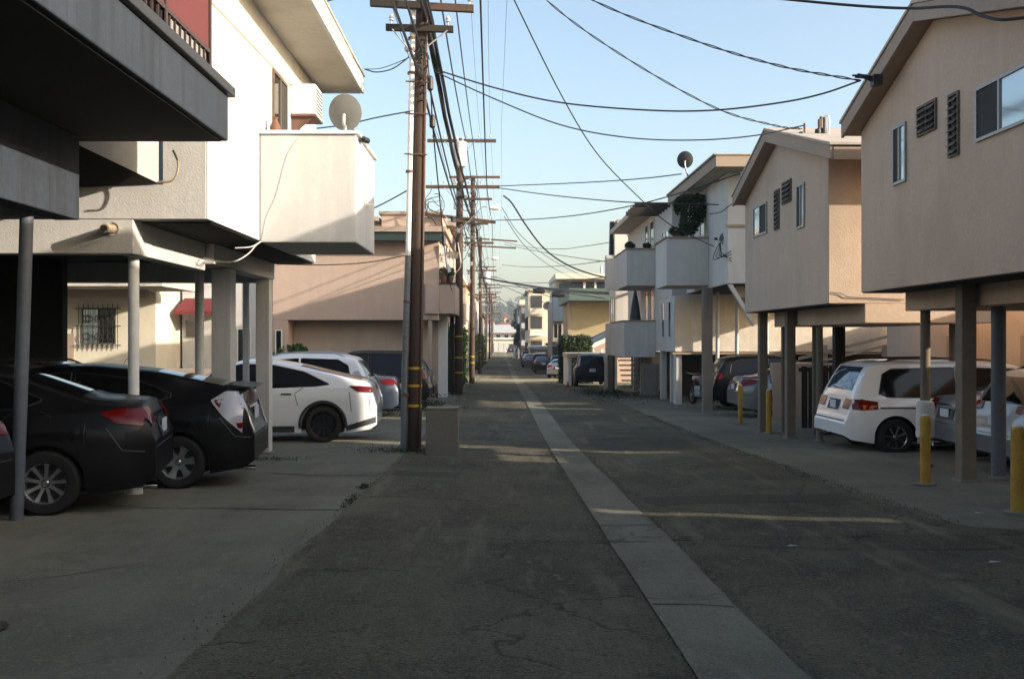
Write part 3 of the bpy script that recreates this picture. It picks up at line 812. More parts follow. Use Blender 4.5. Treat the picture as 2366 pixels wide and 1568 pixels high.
for k in range(5): MB().box(-2.985, -2.975, 10.2 - k * 1.35 - 1.30, 10.2 - k * 1.35 - .002, 2.962, 4.298).build('screen_panel', 'red_mesh', l1)

# left: white building with balcony and carport
l2 = thing('apartment_building', 'sunlit white stucco building with a boxy balcony, wide roof overhang and carport on posts', 'building', (-6, 14, -1.9))
MB().prism([(-14, 1.31), (-3.2, 1.31), (-3.2, 4.35), (-3.66, 4.35), (-3.66, 1.68), (-14, 1.68)], 'y', 10.86, 11.1).build('side_wall', 'greywhite_stucco', l2)
MB().box(-3.4, -3.18, 11.102, 13.2, 1.31, 4.35).build('wall', 'white_stucco', l2)
MB().box(-14, -3.402, 11.102, 13.2, 1.31, 1.6).build('floor_slab', 'shade_dark', l2)
bx('wall', 'white_stucco', l2, -14, -3.18, 13.202, 17.2, 1.31, 4.35)
bx('wall_edge', 'white_stucco', l2, -3.198, -3.18, 10.87, 11.1, 1.312, 4.349, 0)
bx('beam', 'greywhite_stucco', l2, -14, -3.985, 10.87, 11.09, .93, 1.308)
bx('beam', 'white_stucco', l2, -4.2, -3.98, 11.092, 13.5, .93, 1.308)
bx('beam', 'greywhite_stucco', l2, -4.12, -3.86, 13.502, 17.1, 1.02, 1.308)
bx('beam', 'greywhite_stucco', l2, -14, -4.122, 16.85, 17.1, .96, 1.308)
bx('ceiling', 'shade_dark', l2, -13.9, -3.22, 11.12, 17.15, 1.292, 1.3085, 0)
bx('roof', 'soffit_cream', l2, -14, -2.46, 9.6, 17.55, 4.352, 4.5)
bx('fascia', 'white_stucco', l2, -2.458, -2.40, 9.6, 17.6, 4.33, 4.62)
bx('fascia', 'white_stucco', l2, -14, -2.459, 17.552, 17.6, 4.33, 4.62)
bx('roof_covering', 'roof_pale', l2, -14, -2.38, 9.6, 17.62, 4.622, 4.66)
bal = bx('balcony', 'white_stucco', l2, -3.178, -1.9, 13.2, 15.1, 1.28, 2.71, .02)
bx('coping', 'conduit', bal, -3.178, -1.86, 13.16, 15.14, 2.712, 2.76, .01)
MB().box(-1.898, -1.80, 14.2, 14.24, 1.9, 1.94).build('scupper', 'conduit', bal)
for (x, y, wd, kd, mt, zt) in ((-4.16, 11.36, .12, 'round', 'white_post', .929), (-3.98, 14.4, .28, 'square', 'greywhite_stucco', 1.019), (-3.99, 16.9, .23, 'square', 'greywhite_stucco', 1.019),
                              (-4.75, 15.8, .14, 'round', 'white_post', 1.29), (-4.32, 17.0, .11, 'round', 'white_post', .959), (-8, 17, .16, 'round', 'white_post', .959)):
    post(l2, x, y, wd, zt, kd, mt)
MB().lathe([(.10, -.02), (.095, .12), (.065, .15)], 'z', (-4.16, 11.36, gz(-4.18, 11.4)), 18).build('post_collar', 'white_post', l2, smooth=True)
bx('carport_wall', 'shade_dark', l2, -14, -6.95, 15.9, 16.1, -2.1, 1.29)  # painted near-black for the deep shade at the back of the carport
# opening, window and air conditioner on its alley wall
def yL(px, Xv): return Xv * F / (px - 1155)
Xw = -3.18
w_ = win_x(l2, Xw, yL(630, Xw), yL(662, Xw), 2.72, 3.78, out=1, frame='dark_frame', mats=('screen', 'dark_glass'), panes=2, fw=.04)
win_x(l2, Xw, 15.75, 16.75, 2.62, 3.32, out=1, frame='timber_pale', mats=('mirror_glass',), panes=2, fw=.07)
t = thing('air_conditioner', 'white box air conditioner with rusty base fixed to the white wall', 'air conditioner', (-3.0, 15.5, 3.4))
bx('casing', 'white_post', t, -3.176, -2.80, 15.15, 15.72, 3.42, 3.88)
bx('rusty_tray', 'rust_conduit', t, -3.176, -2.79, 15.14, 15.73, 3.385, 3.418, .003)
MB().prism([(-3.175, 3.38), (-2.85, 3.38), (-3.175, 3.1)], 'y', 15.2, 15.23).build('bracket', 'rust_conduit', t)
for k in range(7): MB().box(-2.799, -2.792, 15.2, 15.67, 3.47 + k * .055, 3.49 + k * .055).build('grille_bar', 'trim_grey', t)
t = thing('clay_vase', 'small clay vase on the balcony beside the window', 'vase', (-3.05, 13.6, 2.76))
MB().lathe([(.03, 0), (.07, .06), (.075, .12), (.04, .19), (.03, .22), (.045, .25)], 'z', (-3.05, 13.55, 2.761), 14).build('body', 'terracotta', t, smooth=True)
t = thing('drain_spout', 'round drain spout sticking out of the side wall of the white building', 'pipe', (-4.2, 10.8, 1.18))
MB().tube([(-4.21, 10.87, 1.2), (-4.2, 10.62, 1.18)], .05, 18).build('pipe', 'pipe_tan', t, smooth=True)
MB().tube([(-4.2, 10.622, 1.18), (-4.2, 10.612, 1.179)], .036, 18).build('bore', 'black_plastic', t)
MB().lathe([(.075, -.022), (.065, -.012), (.05, 0)], 'y', (-4.21, 10.875, 1.2), 18).build('flange', 'greywhite_stucco', t, smooth=True)
c = onY(798, 260, 13.35)
dish('grey satellite dish seen from behind on the white balcony corner', c, .243, (.12, .95, .2), 'dish_grey', .32, ((.0, -.02, -.2), (.0, 0, -.31)))
o = MB().tube(smooth_path([onY(813, 320, 13.3), onY(822, 323, 13.35), onY(838, 325, 13.5), onY(850, 322, 13.6)], 4), .022, 8).tube([onY(812, 322, 13.28), onY(820, 320, 13.3)], .045, 12).tube([onY(838, 321, 13.45), onY(850, 326, 13.55)], .04, 12).build('receiver', 'black_plastic', smooth=True)
solo(o, 'black receiver heads on the corner of the white balcony', 'receiver')
o = MB().tube(smooth_path([onY(603, 558, 13.15), onY(590, 568, 13.1), onY(575, 585, 12.8), onY(545, 603, 12.6), onY(510, 605, 12.8), onY(470, 596, 13.2)], 8), .008, 6).tube(smooth_path([onY(603, 558, 13.15), onY(580, 570, 12.9), onY(543, 573, 12.8)], 6), .008, 6).build('loose_cable', 'wire_pale', smooth=True)
solo(o, 'pale loose cable dangling under the corner of the white balcony', 'cable')
o = MB().tube(smooth_path([onY(692, 318, 13.19), onY(665, 360, 13.19), onY(640, 450, 13.19), onY(618, 500, 13.19), onY(606, 556, 13.19)], 8), .004, 5).build('loose_cable', 'wire_pale')
solo(o, 'thin pale cable running down the camera side of the white balcony', 'cable')

# houses seen through the left carport
t = thing('cream_house', 'sunlit cream house with a barred window seen through the left carport', 'house', (-15, 36, -2.2))
bx('wall', 'cream_stucco', t, -22, -11.7, 34, 40, -2.4, 1.9)
bx('canopy', 'soffit_cream', t, -22, -10.3, 30.5, 33.98, 1.62, 1.9)
bx('canopy_beam', 'tan_trim', t, -22, -11.5, 32.5, 32.7, 1.35, 1.618)
bx('door', 'tan_trim', t, -14.95, -14.45, 33.95, 33.998, -2.2, .2)
wd_ = win_y(t, 34, -14.2, -13.05, -.15, 1.05, frame='dark_frame', mats=('mirror_glass', 'dark_glass'), panes=2)
for k in range(9): MB().tube([(-14.28 + k * .165, 33.9, -.32), (-14.28 + k * .165, 33.9, 1.2)], .012, 5).build('bar', 'black_plastic', wd_)
for z in (-.2, 1.05, .45): MB().tube([(-14.4, 33.9, z), (-12.85, 33.9, z)], .018, 5).build('cross_bar', 'black_plastic', wd_)
for k in range(3):
    for z in (.1, .7): MB().lathe([(.10, -.01), (.13, -.01), (.13, .01), (.10, .01), (.10, -.01)], 'y', (-14.0 + k * .4, 33.88, z), 12).build('scroll', 'black_plastic', wd_)
t = thing('white_house', 'white house with a red awning seen between the left carport posts', 'house', (-10, 40, -2.2))
bx('wall', 'white_stucco', t, -11.6, -8.75, 36.5, 44, -2.4, 3.2)
bx('side_wing', 'greywhite_stucco', t, -13.4, -11.602, 37.2, 44, -2.4, 3.0)
MB().prism([(36.45, 1.5), (35.3, 1.0), (35.3, .88), (36.45, 1.0)], 'x', -11.5, -9.7).build('awning', 'red_awning', t)
win_y(t, 36.5, -11.5, -10.9, .05, .7)
win_y(t, 36.5, -9.6, -9.1, -1.0, .4, panes=2, frame='white_frame')
win_y(t, 37.2, -13.0, -12.3, -1.4, .0)
bx('door', 'dark_wood_shade', t, -13.3, -12.9, 37.16, 37.198, -2.3, -.4)
t = thing('garden_wall', 'low brown wall behind the parked cars at left', 'wall', (-11, 29, -2.1))
bx('wall', 'tan_trim', t, -19, -7.2, 29, 29.25, -2.3, -.85)

# pinkish tan building across the cars, with a green fascia and balcony
l3 = thing('apartment_building', 'pinkish tan stucco building with a dark green fascia and rooftop box behind the front pole', 'building', (-5.5, 39, -2.2))
bx('wall', 'pink_tan_stucco', l3, -8.2, -2.2, 36, 44, .70, 3.56)
bx('wall', 'pink_tan_stucco', l3, -8.2, -7.65, 36, 44, -2.4, .698)
bx('garage_wall', 'tan_stucco', l3, -7.648, -2.6, 37.1, 44, -2.4, .698)
bx('wing_wall', 'tan_trim', l3, -3.35, -3.25, 35.98, 37.0, .2, .698)
bx('fascia', 'dark_green_metal', l3, -8.5, -1.98, 35.3, 35.36, 3.5, 3.80)
bx('soffit', 'tan_trim', l3, -8.5, -2.0, 35.362, 44.3, 3.57, 3.78)
bx('roof_covering', 'tan_trim', l3, -8.6, -1.9, 35.2, 44.4, 3.802, 3.99)
bx('parapet', 'pink_tan_stucco', l3, -4.75, -2.35, 40, 43.5, 3.992, 5.0)
bx('parapet_cap', 'tan_trim', l3, -4.85, -2.3, 39.9, 43.6, 5.002, 5.13)
bx('parapet_cap', 'tan_trim', l3, -5.25, -4.852, 39.95, 41.5, 4.75, 4.92)
bx('parapet', 'pink_tan_stucco', l3, -6.2, -5.3, 40, 43.5, 3.992, 4.45)
MB().tube([(-3.6, 40.5, 5.1), (-3.6, 40.5, 5.5)], .07, 10).build('vent_pipe', 'rust_conduit', l3)
MB().tube([(-7.6, 35.8, 3.99), (-7.6, 35.8, 4.15)], .05, 10).build('vent_pipe', 'white_post', l3)
bal = bx('balcony', 'pink_tan_stucco', l3, -2.198, -1.62, 36.0, 41.5, .93, 2.0)
MB().box(-2.68, -2.2, 35.8, 35.998, .93, 2.0).build('balcony_front', 'pink_tan_stucco', l3)
bx('coping', 'dark_wood_shade', bal, -2.2, -1.6, 35.95, 41.5, 2.002, 2.05)
for k in range(6): bx('column', 'white_post', l3, -2.15 + .07 * k, -2.10 + .07 * k, 36.4 + k * .8, 36.47 + k * .8, 2.052, 3.5, .003)
for k in range(5): MB().prism([(-2.5, 3.1 + k * .09), (-1.55, 2.95 + k * .09), (-1.55, 2.98 + k * .09), (-2.5, 3.13 + k * .09)], 'y', 36.2 + k * .5, 36.35 + k * .5).build('rafter', 'grey_wood', l3)
win_x(l3, -2.2, 37, 38.4, 2.3, 3.4, out=1, mats=('dark_glass',), panes=2, frame='white_frame')
win_y(l3, 36, -8.1, -7.85, -1.3, .35, frame='white_frame', mats=('dark_glass',))
bx('downpipe', 'white_post', l3, -2.35, -2.0, 38.0, 38.3, -2.3, .929)
bx('pier', 'tan_trim', l3, -2.6, -2.45, 36.05, 36.3, -2.3, .69)
bx('pier', 'dark_wood_shade', l3, -2.0, -1.85, 40, 40.2, -2.3, .929)
MB().prism([(-2.16, 3.42), (-2.06, 3.42), (-1.75, 2.45), (-1.87, 2.4)], 'y', 35.9, 35.95).build('leaning_board', 'white_post', l3)
for i, (x, y, c1) in enumerate([(-2.05, 36.1, 'dry'), (-1.8, 36.2, 'green'), (-1.95, 36.9, 'green')]):
    t = thing('potted_plant', ['dry plant in a clay pot on the tan balcony behind the front pole', 'bright green plant in a terracotta pot at the tan balcony corner', 'leafy potted plant farther back on the tan balcony'][i], 'plant', (x, y, 2.05))
    MB().lathe([(.08, 0), (.13, .2), (.11, .21)], 'z', (x, y, 2.052), 12).build('pot', 'terracotta', t, smooth=True)
    leaf_cloud(350, blob_sampler([((x, y, 2.42), (.17, .17, .2))], .1), .045, 'foliage', 'leaf_bright' if c1 == 'green' else 'dead_frond', t, 70 + i)
t = thing('green_bush', 'round green bush at the foot of the tan wall behind the parked cars', 'bush', (-7.2, 34.5, -2.2))
leaf_cloud(2600, blob_sampler([((-7.3, 34.6, -.9), (.75, .5, .75)), ((-6.8, 34.6, -1.1), (.6, .5, .6)), ((-7.6, 34.8, -1.4), (.6, .5, .8)), ((-7.0, 34.6, -.45), (.35, .3, .3))], .35), .07, 'foliage', 'leaf_mid', t, 8)
MB().tube([(-7.2, 34.6, -2.3), (-7.2, 34.6, -1)], .05, 6).build('stem', 'bark', t)

# more buildings down the left side
def block(name, label, x0, x1, y0, y1, ztop, mat, roofmat='tan_trim', wins=(), side=1, over=.35, seed=0, balc=()):
    zb = gz((x0 + x1) / 2, y0) - .3
    t = thing(name, label, 'building', ((x0 + x1) / 2, (y0 + y1) / 2, zb + .3))
    bx('wall', mat, t, x0, x1, y0, y1, zb, ztop, .02)
    bx('roof', roofmat, t, x0 - over, x1 + over, y0 - over, y1 + over, ztop + .002, ztop + .25, .02)
    Xf = x1 if side > 0 else x0
    for (a, b, c, d) in wins: win_x(t, Xf, a, b, c, d, out=side, frame='white_frame', mats=('dark_glass', 'mirror_glass'), panes=2, fw=.07)
    for (a, b, c, d, e) in balc:
        (bx('balcony', mat, t, Xf + .002, Xf + e, a, b, c, d) if side > 0 else bx('balcony', mat, t, Xf - e, Xf - .002, a, b, c, d))
    return t
b1 = block('apartment_building', 'tall tan building rising between the second and third poles at left', -10, -2.35, 46, 56, 5.2, 'pink_tan_stucco', wins=[(47, 48.5, 2, 3.4), (50, 51.5, 2, 3.4), (53, 54.5, 2, 3.4), (49, 51, -.5, .9)], balc=[(51.8, 55, .8, 1.9, .5)])
b2 = block('apartment_building', 'cream building with small balconies behind the third pole at left', -11, -2.75, 62, 74, 4.0, 'cream_stucco', 'soffit_cream', wins=[(63, 65, 1.5, 3), (67, 69, 1.5, 3), (64, 66, -1.5, .2)], balc=[(62.2, 66, .4, 1.2, .5), (67, 70, .4, 1.2, .5)])
b3 = block('apartment_building', 'pale orange building farther along the left side of the alley', -12, -2.8, 82, 98, 4.4, 'pink_tan_stucco', 'tile_red', wins=[(83, 86, 1.5, 3.2), (88, 91, 1.5, 3.2), (84, 88, -1.6, .5)], balc=[(83, 88, .3, 1.3, .6)])
b4 = block('apartment_building', 'white building near the far poles at left', -12, -2.7, 108, 128, 4.6, 'white_stucco', 'soffit_cream', wins=[(110, 114, 1.5, 3.2), (118, 122, 1.5, 3.2)])
b5 = block('apartment_building', 'low cream building farthest along the left side', -14, -2.7, 145, 175, 3.5, 'cream_stucco', 'tile_red', wins=[(148, 154, .5, 2.2)])
t = thing('hedge', 'tall clipped green hedge strip behind the second pole at left', 'hedge', (-2.0, 47, -2.3))
leaf_cloud(9000, box_sampler(-2.45, -1.9, 43, 58, -2.45, .55, .12), .07, 'foliage', 'leaf_bright', t, 9)
bx('twigs', 'leaf_dark', t, -2.35, -2.0, 43.2, 57.8, -2.5, .35)
t = thing('hedge', 'overgrown creeper hedge under the far poles at left', 'hedge', (-2.2, 100, -2.9))
leaf_cloud(4500, box_sampler(-2.6, -1.9, 96, 135, -3.1, .4, .2), .16, 'foliage', 'leaf_mid', t, 10)
bx('twigs', 'leaf_dark', t, -2.5, -2.0, 97, 134, -3.2, .2)

# ---------------------------------------------------------------- right, farther off
t = thing('hedge', 'dark block shaped hedge behind the black SUV', 'hedge', (4.4, 58, -2.5))
leaf_cloud(9000, box_sampler(3.55, 5.25, 56.5, 60, -2.6, .12, .18), .075, 'foliage', 'leaf_dark', t, 11)
bx('twigs', 'leaf_dark', t, 3.75, 5.1, 56.7, 59.8, -2.6, -.1)
t = thing('garage_shelter', 'low pale shelter with a white end wall over the black SUV', 'garage', (4.9, 54, -2.5))
bx('end_wall', 'white_post', t, 3.55, 3.72, 51.6, 55.5, -2.6, -.95)
bx('roof', 'soffit_cream', t, 3.5, 7.5, 51.5, 55.6, -.948, -.72)
t = thing('gabled_garage', 'small house with a slanted grey roof and white rake board beyond the hedge', 'house', (7, 64, -2.7))
MB().prism([(5.6, -2.9), (10, -2.9), (10, 1.6), (5.6, -.35)], 'y', 62.5, 64.2).build('wall', 'pink_tan_stucco', t)
MB().prism([(5.05, -.55), (10, 1.7), (10, 2.0), (5.05, -.25)], 'y', 62.0, 64.4).build('roof', 'blue_siding', t)
MB().prism([(5.1, -.85), (10, 1.38), (10, 1.68), (5.1, -.57)], 'y', 61.9, 61.99).build('rake_board', 'white_post', t)
for k in range(3): bx('column', 'white_post', t, 5.7 + k * .55, 5.85 + k * .55, 61.6, 61.75, -2.8, -.6)
for k in range(8): MB().tube([(6.2 + k * .14, 61.4, -2.8), (6.2 + k * .14, 61.4, -1.3)], .02, 5).build('railing_bar', 'black_plastic', t)
t = thing('yellow_house', 'yellow house with a green metal fascia and deep roof shade', 'house', (9, 84, -2.9))
bx('wall', 'yellow_stucco', t, 5.75, 14, 80, 90, -3.2, 3.0)
bx('fascia', 'green_metal', t, 5.3, 14.2, 76.8, 90, 3.002, 3.95)
bx('side_trim', 'tan_trim', t, 5.45, 5.74, 79.9, 80.2, -3.2, 3.0)
o = MB().prism([(8.4, -.05), (8.9, .1), (9.35, 2.9), (9.2, 3.3)], 'y', 77.9, 78.1).build('furled_parasol', 'dark_green_metal')
solo(o, 'furled green cloth hanging in front of the yellow house', 'parasol')
t = thing('rooftop_house', 'pale blue upper storey with a flat overhanging roof above the yellow house', 'house', (9, 104, -3))
bx('wall', 'blue_siding', t, 6.0, 16, 100, 112, -3.2, 5.6)
bx('side_wall', 'cream_stucco', t, 5.6, 7.2, 101, 112, 3.9, 5.99)
bx('roof', 'cream_stucco', t, 5.5, 16, 98.5, 112, 5.992, 6.55)
bx('roof', 'dark_wood_shade', t, 6.6, 16, 98.4, 98.48, 5.7, 6.0)
for k in range(4): bx('column', 'white_post', t, 8.3 + k * 1.1, 8.5 + k * 1.1, 98.9, 99.1, 3.9, 5.7)
MB().tube([(10.2, 100, 6.5), (10.2, 100, 7.3)], .12, 8).build('vent_pipe', 'galvanised', t)
t = thing('blue_house', 'blue-grey sided house with stacked boxy storeys on the right of the alley', 'house', (7, 98, -3))
bx('wall', 'tan_trim', t, 5.0, 9, 94.5, 104, -3.2, 3.6)
bx('storey', 'blue_siding', t, 4.95, 6.6, 93.5, 94.498, 1.7, 4.1)
bx('storey', 'blue_siding', t, 4.95, 6.6, 93.5, 94.498, -3.1, -.2)
win_y(t, 94.5, 5.1, 5.9, .1, 1.5, frame='white_frame', panes=2)
t = thing('apartment_building', 'tall cream building with balconies and a dish near the far end of the alley', 'building', (6, 130, -3))
apt_c = t
bx('wall', 'cream_stucco', t, 3.6, 9.5, 125, 142, -3.3, 6.1)
bx('roof', 'soffit_cream', t, 3.3, 9.8, 124.5, 142.4, 6.102, 6.35)
for (z0, z1) in ((3.9, 5.5), (1.3, 2.9), (-2.7, -.2)):
    bx('balcony_shade_panel', 'trim_grey', t, 3.9, 5.3, 124.9, 124.997, z0, z1)  # dark panel: the shade of the balcony recess is its colour
    bx('balcony', 'cream_stucco', t, 3.75, 5.4, 124.2, 124.896, z0 - .75, z0)
win_y(t, 125, 5.7, 6.4, -2.2, -.4, frame='white_frame')
bx('canopy', 'white_post', t, 3.7, 7.4, 123.6, 124.19, .45, .62)
c = Vector((5.9, 123.5, 4.2)); dish('large dark dish on the tall cream building far down the alley', c, .62, (-.3, -.8, .5), 'dish_dark', .6, ((.0, .3, -.6), (.1, .9, -1.0)))
t = thing('apartment_building', 'grey building in shade behind the far tree at right', 'building', (4.5, 170, -3))
bx('wall', 'stained_concrete', t, 3.0, 9, 165, 180, -3.4, 5.7)
for z in (3.4, .4): win_x(t, 3.0, 167, 172, z, z + 1.4, frame='white_frame', mats=('dark_glass',), panes=2)
bx('stair_tower', 'cream_stucco', t, 3.2, 4.4, 163.5, 164.99, 4.2, 6.5)
t = thing('low_garage', 'low cream garage with a flat white roof line beside the far parked cars', 'garage', (4.9, 116, -3))
bx('wall', 'tan_stucco', t, 3.5, 6.4, 113, 121, -3.3, -1.1)
bx('roof', 'white_post', t, 3.3, 6.5, 112.8, 121, -1.098, -.75)
for (t_, rows) in ((b1, ((46.6, 55.5, 1.2),)), (b2, ((62.5, 73.5, 1.0),)), (b3, ((82.5, 97.5, 1.2),)), (b4, ((108.5, 127, 1.3),))):
    for (ya, yb, hh) in rows:
        n_ = 4; xf = {b1: -2.35, b2: -2.75, b3: -2.8, b4: -2.7}[t_]
        for k in range(n_):
            y0 = ya + (yb - ya) * k / n_; zb0 = gz(xf, y0)
            bx('garage_shade_panel', 'dark_wood_shade', t_, xf + .003, xf + .03, y0 + .2, y0 + (yb - ya) / n_ * .8, zb0, zb0 + 2.1, 0)  # flat dark panel in place of a shaded garage opening
            MB().tube([(xf + .06, y0, zb0), (xf + .06, y0, 3.2)], .05, 8).build('downpipe', 'galvanised', t_, smooth=True)
t = thing('carport', 'dark open carport shelter behind the row of cars far along the right side', 'carport', (6.5, 88, -3))
bx('roof', 'grey_wood', t, 4.9, 8.5, 82, 92.8, -.62, -.42)
for y0 in (82.2, 85.7, 89.2, 92.4): bx('post', 'dark_wood_shade', t, 4.95, 5.1, y0, y0 + .15, -3.1, -.622)
bx('back_wall', 'dark_wood_shade', t, 5.4, 5.55, 90.5, 92.8, -3.1, -.622)
t = thing('flat_block', 'grey shaded apartment block with dark balconies left of the tall cream building', 'building', (4.2, 148, -3.1))
bx('wall', 'stained_concrete', t, 3.15, 9, 146, 160, -3.3, 4.9)
bx('roof', 'tan_trim', t, 2.95, 9.2, 145.7, 160, 4.902, 5.15)
for z0 in (-2.9, -.4, 2.1):
    bx('balcony_shade_panel', 'dark_wood_shade', t, 3.3, 4.3, 145.9, 145.997, z0, z0 + 1.7, 0)  # recess shade painted as a dark panel behind the balcony
    bx('balcony', 'greywhite_stucco', t, 3.1, 4.4, 145.2, 145.89, z0 - .5, z0 + .3)
for k in range(3):
    bx('balcony_shade_panel', 'dark_wood_shade', apt_c, 3.5, 3.597, 126.5 + k * 5, 129.5 + k * 5, 1.2, 2.9, 0)  # dark panels on the wall stand for shaded recesses
    bx('balcony_shade_panel', 'dark_wood_shade', apt_c, 3.5, 3.597, 126.5 + k * 5, 129.5 + k * 5, -2.9, -.4, 0)
# end of the alley
t = thing('garage_building', 'pale garage across the far end of the alley', 'garage', (1, 265, -3.3))
bx('wall', 'cream_stucco', t, -6, 9, 264, 272, -3.8, .0)
bx('roof', 'white_post', t, -6.3, 9.3, 263.4, 272, .002, .45)
for k in range(4): bx('garage_door', 'greywhite_stucco', t, -1.6 + k * 1.35, -.4 + k * 1.35, 263.9, 263.99, -3.5, -1.0)
bx('opening_shade_panel', 'dark_wood_shade', t, 2.5, 4.6, 263.85, 263.98, -3.5, -1.2)  # dark panel standing for the shade inside the garage
t = thing('white_roofed_house', 'white roofed house above the garage at the end of the alley', 'house', (1, 292, -3))
bx('wall', 'white_post', t, -7, 9, 290, 300, -4, 2.0)
MB().prism([(288, 1.9), (303, 4.2), (303, 4.5), (288, 2.2)], 'x', -8, 10).build('roof', 'greywhite_stucco', t)
for x in (-1, 1.4, 3.4): bx('window', 'dark_glass', t, x, x + 1.1, 289.9, 289.98, .4, 1.4, 0)
for i, (x0, x1, y, z0, z1, lab) in enumerate([(-.9, 5.0, 330, 3.0, 6.8, 'house with a wide red tiled roof beyond the end of the alley'), (1.2, 3.0, 350, 6.0, 10.0, 'small house with a peaked red tile roof on the slope beyond the alley'),
                                              (-6, -1.5, 345, 3, 8.4, 'red roofed house at the left of the slope beyond the alley')]):
    t = thing('red_roofed_house', lab, 'house', ((x0 + x1) / 2, y, -3))
    bx('wall', 'cream_stucco', t, x0 + .4, x1 - .4, y, y + 8, -5, z1 - 2.2)
    MB().prism([(x0 - .3, z1 - 2.3), (x1 + .3, z1 - 2.3), ((x0 + x1) / 2 + .4 * (x1 - x0) / 2, z1 - 1.1), ((x0 + x1) / 2 - .4 * (x1 - x0) / 2, z1 - 1.1)], 'y', y - 1, y + 9).build('roof', 'tile_red', t)
    for k in range(2): bx('window', 'dark_glass', t, x0 + 1 + k * 2, x0 + 1.9 + k * 2, y - .1, y - .01, z1 - 4, z1 - 3, 0)
# hill
m = MB(); vs = []; fs = []; NX, NY = 60, 16
for j in range(NY + 1):
    for i in range(NX + 1):
        x = -700 + 1400 * i / NX; y = 480 + 620 * j / NY
        h = (1 - math.cos(min(1, j / 10) * math.pi)) / 2
        vs.append((x, y, -6 + h * (26 + 7 * math.sin(x * .013 + 1) + 4 * math.sin(x * .045) + 3 * math.sin(x * .11 + y * .02))))
for j in range(NY):
    for i in range(NX): fs.append((j * (NX + 1) + i, j * (NX + 1) + i + 1, (j + 1) * (NX + 1) + i + 1, (j + 1) * (NX + 1) + i))
m.add(vs, fs).build('hill', 'hill_green', None, smooth=True, kind='structure')
def hills(rs):
    x = rs.uniform(-60, 90); y = rs.uniform(560, 880); j = (y - 480) / 38.75
    h = (1 - math.cos(min(1, j / 10) * math.pi)) / 2
    z = -6 + h * (26 + 7 * math.sin(x * .013 + 1) + 4 * math.sin(x * .045) + 3 * math.sin(x * .11 + y * .02))
    cx, cy = round(x / 9) * 9, round(y / 30) * 30
    rr = 4 + 3 * math.sin(cx * 1.3 + cy)
    a = rs.random() * 6.28; b = rs.random()
    return (cx + math.cos(a) * rr * b, cy + math.sin(a) * rr * b, z + 5 * (1 - b * b) + rs.gauss(0, 1) + 1.5 * math.sin(cx * 2.1))
o = leaf_cloud(14000, hills, 1.3, 'hillside_trees', 'leaf_dark', None, 12, kind='stuff'); o['label'] = 'hazy tree covered hillside beyond the end of the alley'
def tree(name, label, x, y, zb, h, r, n, mat, seed, leaf=.25):
    rs = random.Random(seed); t = thing(name, label, 'tree', (x, y, zb))
    m = MB().tube(smooth_path([(x, y, zb - .3), (x + .1, y, zb + h * .3), (x, y, zb + h * .6)], 5), r * .11, 8, r * .04)
    for k in range(6):
        a = rs.random() * 6.28
        m.tube(smooth_path([(x, y, zb + h * (.3 + .05 * k)), (x + math.cos(a) * r * .4, y + math.sin(a) * r * .4, zb + h * (.5 + .05 * k)), (x + math.cos(a) * r * .7, y + math.sin(a) * r * .7, zb + h * (.62 + .05 * k))], 4), r * .04, 5, r * .015)
    m.build('trunk', 'bark', t, smooth=True)
    bl = []
    for k in range(14):
        a = rs.random() * 6.28; q = rs.random() ** .6; hh = rs.uniform(.35, .95)
        bl.append(((x + math.cos(a) * r * .7 * q * (1.2 - hh * .5), y + math.sin(a) * r * .7 * q, zb + h * hh), (r * rs.uniform(.25, .42), r * rs.uniform(.25, .42), h * rs.uniform(.08, .15))))
    leaf_cloud(n, blob_sampler(bl, .3), leaf, 'crown', mat, t, seed)
    return t
tree('street_tree', 'dark round tree at the right edge of the far end of the alley', 3.6, 158, -3.1, 5.4, 1.7, 3500, 'leaf_dark', 31, .16)
tree('street_tree', 'dark tree rising beside the grey building far down the alley', 5.0, 188, -3.2, 9.5, 3.2, 3500, 'leaf_dark', 32, .25)
tree('street_tree', 'small leafy tree beyond the far garage at left', -4.6, 205, -3.2, 6.5, 2.6, 2500, 'leaf_bright', 33, .22)
tree('street_tree', 'round tree crown above the roofs beyond the end of the alley', 7, 310, -3, 13, 5, 3000, 'leaf_grey', 34, .4)
# hidden-side neighbour that shades the foreground road
t = thing('apartment_building', 'tall tan building beside the camera at right, outside the picture, shading the road', 'building', (7, 0, -1.3))
bx('wall', 'tan_stucco', t, 5.4, 8.2, -14, 7.15, -1.5, 3.6)
bx('roof', 'tan_trim', t, 5.1, 8.5, -14, 7.16, 3.602, 3.85)
bx('sun_block_bridge', 'tan_trim', t, 6.2, 7.6, 7.202, 8.44, .15, 2.3)  # added unseen bridge that blocks sun in the gap between the houses
